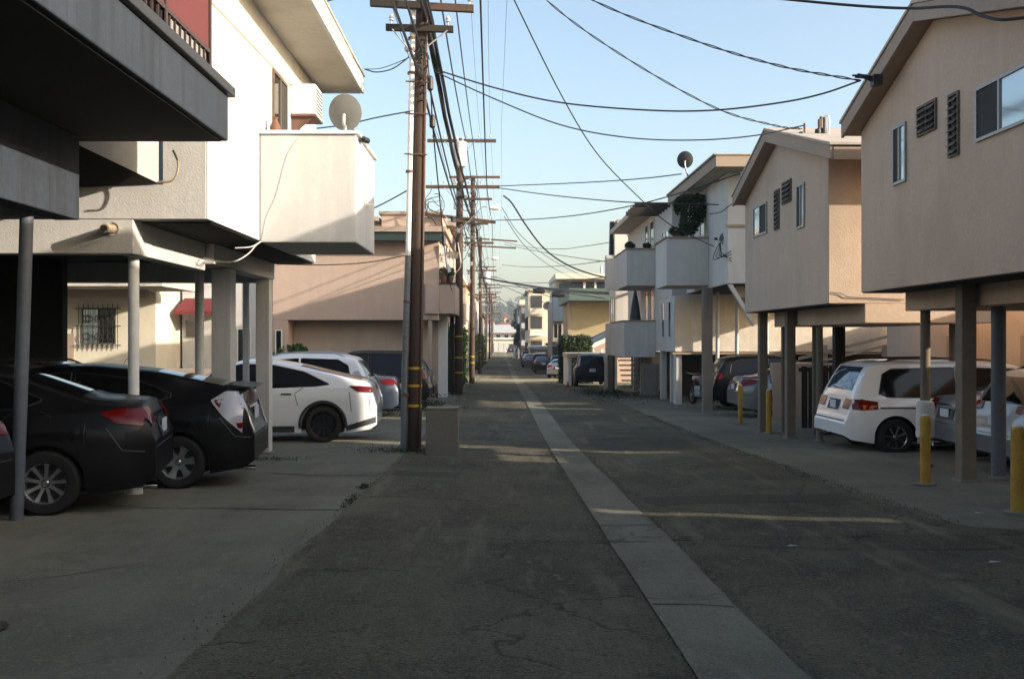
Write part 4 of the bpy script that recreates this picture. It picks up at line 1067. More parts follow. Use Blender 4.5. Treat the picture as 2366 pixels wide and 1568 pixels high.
# ---------------------------------------------------------------- utility poles
POLES = [(17.3, -1.49, 7.6, .115), (40, -1.66, 8.05, .155), (57, -1.60, 9.35, .15), (87, -1.74, 8.95, .15), (125, -1.72, 9.2, .15), (163, -1.72, 9.0, .15), (200, -1.72, 9.3, .15), (240, -1.72, 9.0, .15)]
PL = ['front brown utility pole with a white conduit up its left side and yellow bands', 'second brown utility pole with a white transformer can near its top', 'third utility pole, thin, just right of the second',
      'fourth utility pole with stacked crossarms', 'fifth utility pole with a white transformer', 'sixth utility pole down the alley', 'seventh utility pole, far down the alley', 'farthest utility pole before the end of the alley']
def arm(t, x0, x1, y, z0, z1, th=.11, mat='arm_wood', ins=0, braces=True, px=None, front=-1):
    MB().prism([(x0, z0 - th / 2), (x1, z1 - th / 2), (x1, z1 + th / 2), (x0, z0 + th / 2)], 'y', y - .045, y + .045).build('crossarm', mat, t, bevel=.006)
    for k in range(ins):
        f = (k + .5) / ins if ins > 2 else (.08, .92)[k]
        x = x0 + (x1 - x0) * f; z = z0 + (z1 - z0) * f + th / 2
        MB().lathe([(.012, 0), (.012, .06), (.045, .07), (.03, .10), (.045, .12), (.02, .17), (0, .18)], 'z', (x, y, z), 8).build('insulator', 'insulator', t, smooth=True)
def brace(t, xa, za, xb, zb, y): MB().tube([(xa, y, za), (xb, y, zb)], .014, 6).build('brace', 'galvanised', t)
for i, (y, x, zt, r) in enumerate(POLES):
    zb = gz(x, y)
    t = thing('utility_pole', PL[i], 'utility pole', (x, y, zb), 0, 'utility poles along the left side of the alley')
    lean = .17 if i == 0 else .06
    xa = lambda z, x=x, zb=zb, zt=zt, lean=lean: x + lean * (z - zb) / (zt - zb)
    MB().tube([(x, y, zb - .1), (xa(zb + 3), y, zb + 3), (xa(zb + 6), y, zb + 6), (xa(zt), y, zt)], r * 1.08, 20, r * .86).build('shaft', 'pole_wood', t, smooth=True)
    if i == 0:
        # white conduit, its rusty lower end and grey U-guard
        MB().tube([(x - .175, y - .06, zb), (x - .16, y - .06, zb + 1.2), (xa(1.4) - .155, y - .06, 1.45)], .058, 14).build('conduit_guard', 'old_conduit', t, smooth=True)
        MB().tube([(xa(1.45) - .155, y - .06, 1.45), (xa(zt) - .15, y - .06, zt)], .047, 14).build('conduit', 'conduit', t, smooth=True)
        MB().tube([(x + .10, y - .10, zb), (xa(1.5) + .10, y - .10, 1.5), (xa(zt) + .10, y - .1, zt)], .016, 8).build('ground_wire_moulding', 'rust_conduit', t, smooth=True)
        for z in (-.95, .65, 2.9, 4.6, 5.2): MB().lathe([(.064, -.02), (.068, -.02), (.068, .02), (.064, .02)], 'z', (xa(z) - .158, y - .06, z), 14).build('strap', 'rust_conduit', t)
        for py in (850, 890, 936):
            z = (784 - py) / F * y
            n = 10; m = MB(); vs = []
            for k in range(n + 1):
                a = R(200 + 150 * k / n)
                for zz in (z - .022, z + .022): vs.append((xa(z) + math.cos(a) * (r * 1.1), y + math.sin(a) * (r * 1.1), zz))
            m.add(vs, [(2 * k, 2 * k + 2, 2 * k + 3, 2 * k + 1) for k in range(n)]); m.build('reflector_band', 'reflector_yellow', t)
        arm(t, -2.23, -1.32, y - .17, 5.78, 5.73, .125, 'dark_wood_shade'); arm(t, -1.31, -.45, y - .17, 5.72, 5.68, .125, 'arm_wood', 2)
        arm(t, -1.96, -.80, y - .16, 5.36, 5.33, .11, 'dark_wood_shade', 2)
        arm(t, -2.5, -.3, y - .16, 7.0, 7.0, .12, 'arm_wood', 4)
        brace(t, -1.85, 5.32, -1.56, 4.97, y - .2); brace(t, -.9, 5.3, -1.25, 5.02, y - .2)
        MB().tube([(-1.62, y - .08, 5.0), (-1.5, y - .16, 5.04)], .05, 10).build('bracket', 'galvanised', t)
        for z in (3.9, 4.45, 3.2): MB().tube([(xa(z) - .25, y - .1, z), (xa(z) + .15, y - .14, z - .02)], .012, 6).build('bolt', 'rust_conduit', t)
        for k in range(9): MB().box(xa(4.3) + .03 * math.sin(k), xa(4.3) + .06 + .03 * math.sin(k), y - .22, y - .13, 4.1 + k * .13, 4.15 + k * .13).build('clamp', 'black_plastic', t)
    else:
        if i == 1:
            specs = [(zt - .12, -1.3, 1.45, 0), (6.09, -1.35, 1.6, 0), (5.0, -1.4, 1.45, -.32), (4.75, -.35, .4, 0)]
        elif i == 2:
            specs = [(zt - .1, -1.35, 1.55, 0), (8.0, -1.0, 1.1, 0), (6.6, -.9, .9, 0), (5.5, -1.2, 1.2, 0)]
        elif i == 3:
            specs = [(zt - .1, -1.3, 3.2, -.3), (8.2, -1.2, 3.1, -.25), (6.0, -1.2, 1.4, 0), (3.9, -1.2, 1.4, 0)]
        else:
            specs = [(zt - .1 - k * (1.15 + .2 * math.sin(i * 3 + k)), -1.25 - .2 * math.sin(k + i), 1.5 + .5 * math.sin(i + k * 2), .12 * math.sin(i * k)) for k in range(5)]
        for j, (z, a, b, sl_) in enumerate(specs):
            xc = xa(z); arm(t, xc + a, xc + b, y - r - .05, z - sl_ * .0, z + sl_, .13, 'arm_wood', (6 if j < 2 else 2) if i < 4 else 3)
            if i < 5 and j < 3:
                brace(t, xc - .6, z - .05, xc - .05, z - .6, y - r - .11); brace(t, xc + .6, z - .05, xc + .05, z - .6, y - r - .11)
        if i in (1, 4):
            zt1 = 7.85 if i == 1 else 8.6
            xt = xa(zt1) + .02; rr = .25 if i == 1 else .45; hh = 1.0 if i == 1 else 1.5
            tr = MB().lathe([(0, -hh), (rr * .9, -hh), (rr, -hh * .93), (rr * 1.02, -.12), (rr * 1.06, -.1), (rr * 1.06, -.03), (rr * .6, 0), (0, .02)], 'z', (xt, y - r - rr - .04, zt1), 22).build('transformer', 'white_post', t, smooth=True)
            for dx in (-.1, .1): MB().lathe([(.03, 0), (.05, .03), (.03, .06), (.05, .09), (.03, .12), (.01, .2)], 'z', (xt + dx, y - r - rr, zt1), 8).build('bushing', 'insulator', tr)
        if i in (2, 3):
            z = 7.45 if i == 2 else 9.0 - 2.0
            MB().tube(smooth_path([(xa(z), y - .15, z - .5), (xa(z) + .5, y - .3, z + .05), (xa(z) + .8, y - .35, z + .08)], 5), .025, 8).build('lamp_arm', 'galvanised', t)
            MB().lathe([(0, -.35), (.12, -.28), (.16, 0), (.13, .25), (0, .36)], 'x', (xa(z) + 1.25, y - .35, z + .05), 14).build('lamp_head', 'white_post', t, smooth=True)
        for k in range(7):
            z = 3.2 + k * .5; MB().box(xa(z) - .2 + .1 * math.sin(k * 4), xa(z) - .08 + .1 * math.sin(k * 4), y - r - .16, y - r - .02, z, z + .22).build('terminal_box', 'blue_grey_post' if k % 2 else 'galvanised', t)
        if i == 2 or i == 3:
            for z in (-1.35, -1.0): MB().lathe([(r * 1.1, 0), (r * 1.1, .05)], 'z', (x, y, z), 14).build('reflector_band', 'reflector_yellow', t)
        if i == 1:
            for z in (-1.35, -.75, .1): MB().lathe([(r * 1.1, 0), (r * 1.1, .05)], 'z', (xa(z), y, z), 14).build('reflector_band', 'reflector_yellow', t)
# concrete box beside the front pole
t = thing('utility_box', 'waist high tan concrete box standing beside the front utility pole', 'utility box', (-.97, 16.9, gz(-.97, 16.9)))
MB().box(-1.24, -.70, 16.65, 17.15, -2.0, -1.17).build('body', 'concrete_box', t, bevel=.012)
MB().box(-1.245, -.695, 16.645, 17.155, -1.168, -1.145).build('lid', 'concrete_box', t, bevel=.004)

# ---------------------------------------------------------------- wires
def wire(label, pts, r=.012, mat='wire_black', n=5, seg=10, name='overhead_wire', twist=False, group=None):
    P = smooth_path(pts, seg)
    m = MB()
    if twist:
        for s in (0, math.pi):
            Q = []
            for i, p in enumerate(P):
                a = i * .55 + s
                Q.append(p + Vector((math.cos(a) * r * 1.1, 0, math.sin(a) * r * 1.1)))
            m.tube(Q, r * .75, n)
    else: m.tube(P, r, n)
    o = m.build(name, mat, None, smooth=True)
    return solo(o, label, 'wire', group)
def W(label, pix, r=.012, **k):
    return wire(label, [onY(*p) for p in pix], r, **k)
T1 = (985, -225, 17.2)
W('twisted service wire from the front pole top to the eave of the nearest tan house', [(1000, -260, 17.1), (1180, -115, 16.3), (1368, 0, 15.6), (1600, 92, 14.8), (1800, 152, 14.0), (1985, 186, 13.35)], .011, twist=True, seg=22)
W('twisted service wire crossing the sky to the pipes on the second house roof', [(990, -300, 17.1), (1120, -160, 17.2), (1262, 0, 17.2), (1440, 130, 17.3), (1650, 248, 17.5), (1790, 290, 17.6), (1852, 298, 17.6)], .011, twist=True, seg=22)
W('steep wire dropping from the sky to the corner of the white apartment balcony', [(1100, -190, 17.3), (1188, 0, 18.4), (1300, 225, 21), (1380, 355, 23.5), (1470, 450, 26), (1550, 520, 28.2), (1650, 570, 27.4)], .014, seg=14)
W('upper wire from the front pole sagging to the eave of the nearest tan house', [(1003, 160, 17.1), (1150, 205, 16.4), (1300, 238, 15.7), (1500, 255, 15), (1650, 255, 14.5), (1800, 238, 14), (1900, 217, 13.6), (1990, 186, 13.35)], .013)
W('lower wire from the front pole sagging to the second house roof pipes', [(1003, 165, 17.1), (1150, 232, 17.2), (1300, 290, 17.3), (1450, 318, 17.4), (1600, 324, 17.5), (1740, 314, 17.5), (1858, 290, 17.6)], .012)
W('thick black cable crossing the top right corner in front of the nearest gable', [(1500, -40, 13.2), (1650, -18, 12.8), (1825, 0, 12.3), (1979, 14, 11.9), (2100, 20, 11.3), (2190, 16, 10.7), (2235, 21, 10.4), (2266, 36, 10.2), (2311, 46, 9.9), (2366, 42, 9.7), (2480, 30, 9.2)], .018)
W('wire from the second pole to the rooftop dish of the white apartment', [(1150, 430, 40), (1280, 425, 37), (1400, 419, 34), (1500, 411, 31), (1575, 402, 29.2)], .018)
W('wire from the second pole to the white apartment roof edge', [(1150, 434, 40), (1250, 448, 37), (1350, 459, 34), (1450, 467, 31), (1560, 470, 28.6), (1660, 473, 27.2)], .018)
W('wire sweeping up from the second pole to the second tan house eave', [(1145, 509, 40), (1240, 506, 36), (1350, 495, 32), (1480, 471, 27), (1600, 437, 23.5), (1712, 400, 21.4)], .017)
W('short wire between the white apartment and the second tan house', [(1640, 494, 28), (1665, 490, 26), (1690, 472, 24), (1712, 462, 21.6)], .014)
W('heavy black cable falling from the second pole arm to the right side roofs', [(1163, 452, 39.8), (1183, 470, 40), (1215, 520, 41), (1255, 572, 43), (1300, 606, 45), (1350, 628, 46), (1405, 643, 47)], .035)
W('thick bundled cable crossing the alley below the heavy cable', [(1110, 640, 87), (1160, 650, 80), (1240, 663, 70), (1320, 672, 60), (1400, 677, 52), (1480, 676, 46)], .075, n=8)
for k, (px, py, d, lab) in enumerate([(1245, 672, 69, 'black splice can hanging on the bundled cable, left one'), (1290, 680, 63, 'black splice can hanging on the bundled cable, right one')]):
    c = onY(px, py, d); solo(MB().lathe([(0, -.45), (.16, -.4), (.2, 0), (.16, .4), (0, .45)], 'x', c, 12).build('splice_can', 'black_plastic', None, smooth=True), lab, 'splice can')
W('faint wire under the bundled cable crossing to the right', [(1110, 655, 87), (1250, 668, 75), (1400, 690, 65)], .03)
W('long wire from the fourth pole rising to the peaked white house', [(1165, 560, 87), (1230, 572, 75), (1300, 575, 65), (1350, 569, 58), (1410, 560, 50)], .02)
W('long wire from the fourth pole to the peaked white house balcony', [(1165, 565, 87), (1250, 582, 72), (1330, 595, 60), (1403, 605, 50)], .02)
W('thin wire descending from the third pole to roofs at right', [(1160, 480, 57), (1200, 540, 62), (1260, 590, 70), (1330, 630, 80), (1380, 650, 85)], .02)
W('thin wire descending to the pale blue roof house', [(1165, 500, 57), (1215, 570, 66), (1280, 620, 80), (1330, 645, 98)], .022)
W('level wire from the fifth pole to the right', [(1150, 650, 125), (1220, 654, 100), (1300, 651, 75), (1400, 640, 50)], .026)
W('second level wire from the fifth pole to the right', [(1160, 612, 100), (1230, 617, 85), (1320, 612, 65), (1403, 602, 50)], .022)
W('wire from far pole to tall cream building', [(1148, 655, 140), (1200, 676, 132), (1260, 700, 124)], .04)
W('wire from far pole to the blue-grey house', [(1148, 640, 130), (1210, 665, 110), (1285, 690, 94)], .035)
W('fine wire crossing low over the far alley', [(1140, 680, 170), (1180, 705, 165), (1225, 735, 160)], .04)
W('wire from the front pole sloping down to the white building roof corner', [(962, 124, 17.2), (930, 140, 17.3), (880, 158, 17.5), (842, 160, 17.58)], .007)
W('slack wire looping from the white roof corner to the front pole', [(842, 160, 17.58), (870, 167, 17.5), (905, 160, 17.4), (935, 140, 17.3), (960, 118, 17.2)], .011)
W('wire passing behind the satellite dish to the front pole', [(732, 297, 17.0), (800, 288, 17.1), (870, 272, 17.2), (955, 256, 17.2)], .012)
W('wire from the white balcony side to the front pole', [(862, 482, 18.0), (900, 463, 17.7), (952, 434, 17.3)], .012)
W('low wire from the white building to the front pole', [(640, 610, 18.0), (750, 612, 17.7), (850, 606, 17.5), (948, 588, 17.3)], .009)
W('dark wire arching over the white roof at the top of the picture', [(560, -20, 12.5), (640, -2, 13), (700, 8, 13.5), (760, 2, 14), (860, -30, 15), (985, -100, 17)], .010)
# wires that run along the alley from pole to pole
lines = [(1.05, 6.0, .020, 'thick single wire running along the alley right of the poles'), (.12, 5.55, .045, 'thick bundled cable running from pole to pole'), (.22, 5.45, .034, 'second bundled cable running from pole to pole'),
         (.2, 6.95, .019, 'upper left wire along the poles'), (.5, 6.9, .016, 'upper middle wire along the poles'), (.02, 4.5, .022, 'lower communication cable with splice cans along the poles'),
         (.05, 4.95, .020, 'thin communication cable along the poles'), (1.62, 8.6, .006, 'faint high wire farthest right of the poles'), (1.15, 8.9, .006, 'faint high wire right of the poles'),
         (.7, 8.9, .006, 'faint high wire over the poles'), (-.9, 7.1, .009, 'wire on the outer left arms of the poles')]
PY = [-22] + [p[0] - .22 for p in POLES] + [285]
PX = [-1.4] + [p[1] + .1 for p in POLES] + [-1.7]
for k, (dx, z, r, lab) in enumerate(lines):
    pts = []
    for i in range(len(PY) - 1):
        n = 10; sag = .32 * (PY[i + 1] - PY[i]) / 40 * (1.5 if r > .018 else 1)
        za = z + (.55 * math.sin(i * 2.3 + k) if i > 1 else 0) + (.5 if i > 1 else 0); zb_ = z + (.55 * math.sin((i + 1) * 2.3 + k) if i + 1 > 1 else 0) + (.5 if i + 1 > 1 else 0)
        if z > 8: za = zb_ = z
        for q in range(n + (1 if i == len(PY) - 2 else 0)):
            f = q / n; pts.append(Vector((PX[i] + (PX[i + 1] - PX[i]) * f + dx, PY[i] + (PY[i + 1] - PY[i]) * f, za + (zb_ - za) * f - 4 * sag * f * (1 - f))))
    m = MB()
    if 'bundled' in lab:
        for s in (0, 2.1, 4.2): m.tube([p + Vector((math.cos(i * .9 + s) * r * .7, 0, math.sin(i * .9 + s) * r * .7)) for i, p in enumerate(pts)], r * .6, 5)
    else: m.tube(pts, r, 5)
    solo(m.build('overhead_wire', 'wire_black' if r > .007 else 'wire_grey', None, smooth=True), lab, 'wire')
for (px, py, d, L_, lab) in ((994, 193, 17.6, .28, 'black splice can beside the front pole, upper one'), (999, 281, 18.2, .26, 'black splice can beside the front pole, lower one'), (1025, 555, 26, .3, 'black splice can on the cable above the tan balcony')):
    c = onY(px, py, d); solo(MB().lathe([(0, -L_ / 2), (.03, -L_ / 2 + .01), (.055, -L_ / 2 + .04), (.055, L_ / 2 - .04), (.03, L_ / 2 - .01), (0, L_ / 2)], 'z', c, 12).build('splice_can', 'black_plastic', None, smooth=True), lab, 'splice can')
W('cable hanging through the splice cans beside the front pole', [(987, 120, 17.4), (990, 160, 17.5), (994, 193, 17.6), (997, 240, 17.9), (999, 281, 18.2), (1008, 380, 20), (1018, 480, 23), (1025, 555, 26), (1036, 640, 32), (1050, 690, 39.6)], .014)
rs = random.Random(5)
for i, (px, py, d, lab) in enumerate([(1062, 560, 39.6, 'tangle of cable loops on the second pole'), (1096, 520, 56.6, 'tangle of cable loops on the third pole'), (1005, 480, 39.7, 'curled loose wire beside the second pole arm'),
                                      (1082, 450, 39.7, 'loose jumper wires under the second pole middle arm'), (975, 150, 17.0, 'wire ends clamped on the front pole'), (1112, 620, 86, 'cable loops on the fourth pole')]):
    m = MB(); c0 = onY(px, py, d); sc_ = .5 * (1 if d > 30 else .35)
    for k in range(5):
        a0 = rs.random() * 6.28; P = []
        for q in range(9):
            a = a0 + q * .62; rr = sc_ * (.5 + .5 * rs.random())
            P.append(c0 + Vector((math.cos(a) * rr * .8, -.12 + .1 * math.sin(q), math.sin(a) * rr * 1.1 + k * .25 * sc_ - .4 * sc_)))
        m.tube(smooth_path(P, 4), .010 if d < 30 else .014, 4)
    solo(m.build('cable_loop', 'wire_black', None), lab, 'cable')
W('pale drooping cable on the second pole', [(1035, 650, 39.6), (1055, 628, 39.5), (1065, 610, 39.5), (1058, 560, 39.5)], .02, mat='wire_pale')
# ---------------------------------------------------------------- cars
def lerp_prof(pr, x, sm=.03):
    xs = [p[0] for p in pr]; zs = [p[1] for p in pr]
    k = [-2, -1, 0, 1, 2]
    return float(np.mean([np.interp(x + q * sm, xs, zs) for q in k]))
def resamp(pl, n):
    d = [0]
    for a, b in zip(pl, pl[1:]): d.append(d[-1] + math.hypot(b[0] - a[0], b[1] - a[1]))
    t = np.linspace(0, d[-1] if d[-1] > 0 else 1, n)
    return list(zip(np.interp(t, d, [p[0] for p in pl]), np.interp(t, d, [p[1] for p in pl])))
WHEEL_CACHE = {}
def wheel_meshes(r, rimr, spokes, rim_mat, tyre_mat, wd=.21, style='blade'):
    key = (r, rimr, spokes, rim_mat, tyre_mat, style)
    if key in WHEEL_CACHE: return WHEEL_CACHE[key]
    h = wd / 2
    ty = MB().lathe([(rimr * .96, -h * .9), (rimr * 1.04, -h), (r * .9, -h), (r * .975, -h * .75), (r, -h * .4), (r, h * .4), (r * .975, h * .75), (r * .9, h), (rimr * 1.04, h), (rimr * .96, h * .9)], 'y', (0, 0, 0), 40)
    rm = MB()
    rm.lathe([(rimr * .97, -h * .8), (rimr * .9, -h * .8), (rimr * .88, h * .5), (rimr * .93, h * .82), (rimr * 1.0, h * .95), (rimr * 1.02, h * .8), (rimr * .97, h * .6)], 'y', (0, 0, 0), 36)
    rm.lathe([(0, h * .72), (.022, h * .72), (.034, h * .62), (.038, h * .3), (.0, h * .2)], 'y', (0, 0, 0), 18)
    for k in range(spokes):
        a = 2 * math.pi * k / spokes + .3; ca, sa = math.cos(a), math.sin(a)
        w0, w1 = (.026, .040) if spokes <= 6 else (.018, .022)
        if spokes <= 6: w0, w1 = .040, .052
        pts = []
        for rr, ww, yo, yi in ((.04, w0, h * .62, h * .3), (rimr * .55, w0 * .8, h * .66, h * .35), (rimr * .93, w1, h * .8, h * .45)):
            for s in (-1, 1):
                for yy in (yo, yi):
                    pts.append((ca * rr - sa * ww * s, yy, sa * rr + ca * ww * s))
        f = []
        for q in range(2):
            o = q * 4
            f += [(o, o + 2, o + 6, o + 4), (o + 1, o + 5, o + 7, o + 3), (o, o + 4, o + 5, o + 1), (o + 2, o + 3, o + 7, o + 6)]
        f += [(0, 1, 3, 2), (8, 10, 11, 9)]
        rm.add(pts, f)
    bk = MB().lathe([(0, -h * .2), (rimr * .9, -h * .2)], 'y', (0, 0, 0), 24).lathe([(.0, h * .1), (rimr * .62, h * .1), (rimr * .62, 0)], 'y', (0, 0, 0), 24)
    WHEEL_CACHE[key] = (ty, rm, bk)
    return WHEEL_CACHE[key]

def make_car(label, cat, spec, x, y, heading, paint, group='parked cars', detail=2, dz=0.0, scale=1.0, kindname=None, pitch=True, **kw):
    """heading: direction (degrees) the nose points at in the world; (x,y) = world position of the centre of the rear bumper"""
    S = dict(spec); L, Wd, H = S['L'], S['W'], S['H']
    hx, hy = math.cos(R(heading)), math.sin(R(heading))
    cx, cy = x + hx * L / 2 * scale, y + hy * L / 2 * scale
    wr = S['r']
    za = gz(x + hx * S['wx'][0], y + hy * S['wx'][0]); zb = gz(x + hx * S['wx'][1], y + hy * S['wx'][1])
    root = thing(kindname or 'parked_car', label, cat, (x, y, (za + zb) / 2 + dz), R(heading), group)
    root.scale = (scale, scale, scale)
    top = S['top']; belt = S['belt']; gc = S.get('gc', .2)
    ra = wr + .055
    xs = set(list(np.linspace(0, L, 64 if detail > 1 else 40)))
    xs |= {0, .01, .025, .05, .08, .12, .16, .21, .26, .32, L - .02, L - .05, L - .1, L - .16, L - .24}
    for wx in S['wx']:
        for k in range(17): xs.add(wx - ra * math.cos(math.pi * k / 16))
        xs |= {wx - ra - .004, wx + ra + .004}
    xs = sorted(v for v in xs if 0 <= v <= L)
    def zbot(v):
        z = float(np.interp(v, [0, .12, .5, L - .6, L - .1, L], [gc + .14, gc + .06, gc, gc, gc + .03, gc + .1]))
        for wx in S['wx']:
            if abs(v - wx) < ra: z = max(z, wr + math.sqrt(max(0, ra * ra - (v - wx) ** 2)))
        return z
    def hw(v):
        a, Rr = S.get('rear_round', (.13, .38)); b, Rf = S.get('front_round', (.28, .9))
        k = 1.0
        if v < Rr: k -= a * (1 - v / Rr) ** 2.3
        if L - v < Rf: k -= b * (1 - (L - v) / Rf) ** 2.2
        return Wd * k
    taper = S.get('taper', .30)
    def section(v):
        zt = lerp_prof(top, v); zb_ = zbot(v); h = hw(v)
        zl = min(lerp_prof(belt, v), zt - .03)
        if zl < zb_ + .02: zl = zb_ + .02
        if zt < zl + .02: zt = zl + .02
        P = []
        n1 = 9
        for k in range(n1):
            f = k / (n1 - 1); z = zb_ + (zl - zb_) * f
            zz = (z - gc) / max(.2, (lerp_prof(belt, v) - gc))
            inset = .035 * max(0, (.25 - zz) / .25) ** 1.5 + .06 * max(0, (zz - .55) / .45) ** 2 + (.012 if zz < .72 and zz > .12 else 0)
            P.append((h - inset, z))
        hb = P[-1][0]; Hh = zt - zl
        c_ = min(.075, Hh * .5)
        P1 = (hb - .012 - taper * Hh, zt - c_)
        A = (hb - .012, zl + .004)
        B = (P1[0] * .55, zt - c_ * .22)
        # straight part then rounded corner then crown
        for f in (0, .3, .6, .85): P.append((A[0] + (P1[0] - A[0]) * f, A[1] + (P1[1] - A[1]) * f))
        Sx = (A[0] + (P1[0] - A[0]) * .93, A[1] + (P1[1] - A[1]) * .93)
        for f in (.25, .5, .75, 1):
            P.append(((1 - f) ** 2 * Sx[0] + 2 * f * (1 - f) * P1[0] + f * f * B[0] * 1.25, (1 - f) ** 2 * Sx[1] + 2 * f * (1 - f) * (P1[1] + c_ * .5) + f * f * (zt - c_ * .3)))
        P.append((B[0] * .9, zt - c_ * .18)); P.append((B[0] * .4, zt - c_ * .03)); P.append((0, zt))
        return P
    vs = []; fs = []
    secs = [section(v) for v in xs]
    n = len(secs[0]); row = 2 * n - 1
    for v, P in zip(xs, secs):
        full = [(v, -p[0], p[1]) for p in P] + [(v, p[0], p[1]) for p in P[-2::-1]]
        vs += full
    for i in range(len(xs) - 1):
        for j in range(row - 1):
            fs.append((i * row + j, i * row + j + 1, (i + 1) * row + j + 1, (i + 1) * row + j))
    fs.append(tuple(range(row)))
    fs.append(tuple(range((len(xs) - 1) * row, len(xs) * row))[::-1])
    body = MB().add(vs, [f[::-1] for f in fs]).build('body', paint, root, smooth=True, local=True)
    tris = [f for f in fs]
    bvh = BVHTree.FromPolygons([Vector(v) for v in vs], tris)
    def cast(view, u, w_):
        if view == 'R': o, d = Vector((u, -3, w_)), Vector((0, 1, 0))
        elif view == 'L': o, d = Vector((u, 3, w_)), Vector((0, -1, 0))
        elif view == 'B': o, d = Vector((-2, u, w_)), Vector((1, 0, 0))
        elif view == 'F': o, d = Vector((L + 2, u, w_)), Vector((-1, 0, 0))
        else: o, d = Vector((u, w_, 5)), Vector((0, 0, -1))
        h = bvh.ray_cast(o, d)
        return (h[0], h[1], d) if h[0] is not None else None
    def patch_(name, mat, view, lower, upper, parent=body, off_=.004, nx=16, nz=6):
        lo = resamp(lower, nx + 1); up = resamp(upper, nx + 1)
        if not (isinstance(lower, tuple) and False):
            pass
        idx = {}; pv = []; pf = []
        for i in range(nx + 1):
            for j in range(nz + 1):
                f = j / nz
                h = cast(view, lo[i][0] + (up[i][0] - lo[i][0]) * f, lo[i][1] + (up[i][1] - lo[i][1]) * f)
                if h:
                    idx[(i, j)] = len(pv); nn = h[1] if h[1].dot(h[2]) < 0 else -h[1]
                    pv.append(h[0] + nn * off_ - h[2] * .001)
        for i in range(nx):
            for j in range(nz):
                q = [(i, j), (i + 1, j), (i + 1, j + 1), (i, j + 1)]
                if all(c in idx for c in q): pf.append(tuple(idx[c] for c in q))
        if not pf: return None
        # give it a rim so that it has thickness
        return MB().add(pv, pf).build(name, mat, parent, smooth=True, local=True)
    def seam(view, pts, wd_=.008):
        P = resamp(pts, 24); out = []
        for p in P:
            h = cast(view, p[0], p[1])
            if h: out.append(h[0] + (h[1] if h[1].dot(h[2]) < 0 else -h[1]) * .0015)
        if len(out) > 3: return out
        return None
    # underbody and wheel wells
    ub = MB()
    x0, x1 = S['wx'][0] - ra, S['wx'][1] + ra
    ub.box(.25, L - .35, -(Wd - .29), Wd - .29, gc + .03, lerp_prof(belt, L / 2) - .2)
    ub.box(x0 + 2 * ra + .03, x1 - 2 * ra - .03, -(Wd - .06), Wd - .06, gc + .01, gc + .25)
    ub.box(.22, x0 - .02, -(Wd - .16), Wd - .16, gc + .14, gc + .3)
    for wx in S['wx']:
        for s in (-1, 1):
            m = []; q = []
            for k in range(15):
                a = math.pi * k / 14
                for yy in (Wd - .30, Wd - .045): m.append((wx + (ra + .012) * math.cos(a), s * yy, wr + (ra + .012) * math.sin(a)))
            for k in range(14): q.append((2 * k, 2 * k + 1, 2 * k + 3, 2 * k + 2))
            ub.add(m, q)
    ub.build('underbody', 'black_plastic', root, local=True)
    ty, rm, bk = wheel_meshes(wr, S.get('rim', wr * .64), S.get('spokes', 5), S.get('rim_mat', 'rim_silver'), S.get('tyre_mat', 'tyre'))
    first = None
    for wx in S['wx']:
        for s in (1, -1):
            if first is None:
                wo_ = ty.build('wheel', S.get('tyre_mat', 'tyre'), root, smooth=True, local=True)
                r1 = rm.build('rim', S.get('rim_mat', 'rim_silver'), wo_, smooth=True, local=True)
                r2 = bk.build('brake_disc', 'black_plastic', wo_, local=True)
                first = (wo_, r1, r2); o = wo_
            else:
                o = link(first[0].copy(), root)
                for c in first[1:]: link(c.copy(), o)
            o.location = (wx, s * (Wd - .125), wr)
            o.rotation_euler = (0, rnd() * .8, 0) if s > 0 else (0, rnd() * .8, math.pi)
    glass = S.get('glass', 'car_glass')
    for v in ('L', 'R'):
        for (lo, up) in S['side_windows']: patch_('side_window', glass, v, lo, up, nx=26, nz=8)
        for (nm, mt, lo, up) in S.get('side_lights', ()): patch_(nm, mt, v, lo, up, off_=.012, nx=10, nz=6)
        if detail > 1:
            m = MB()
            for pl in S.get('seams', ()):
                o = seam(v, pl)
                if o: m.tube(o, .006, 4)
            for (lo, up) in S['side_windows']:
                ring = resamp(lo, 22) + resamp(up, 22)[::-1]; ring.append(ring[0])
                pts = [h[0] for h in (cast(v, p[0], p[1]) for p in ring) if h]
                if len(pts) > 6: MB().tube(pts, .009, 5).build('window_seal', 'black_plastic', body, local=True)
            if m.v: m.build('door_gaps', 'black_plastic', body, local=True, kind='stuff')
            for (hx_, hz_) in S.get('handles', ()):
                h = cast(v, hx_, hz_)
                if h:
                    s = 1 if v == 'L' else -1; p = h[0]
                    MB().box(p.x - .1, p.x + .1, *sorted((p.y, p.y + s * .022)), p.z - .014, p.z + .014).build('door_handle', S.get('handle_mat', paint), body, local=True, bevel=.006)
            for (nm, mt, z0, z1, xa_, xb_) in S.get('strips', ()):
                patch_(nm, mt, v, [(xa_, z0), (xb_, z0)], [(xa_, z1), (xb_, z1)], off_=.008, nx=30, nz=2)
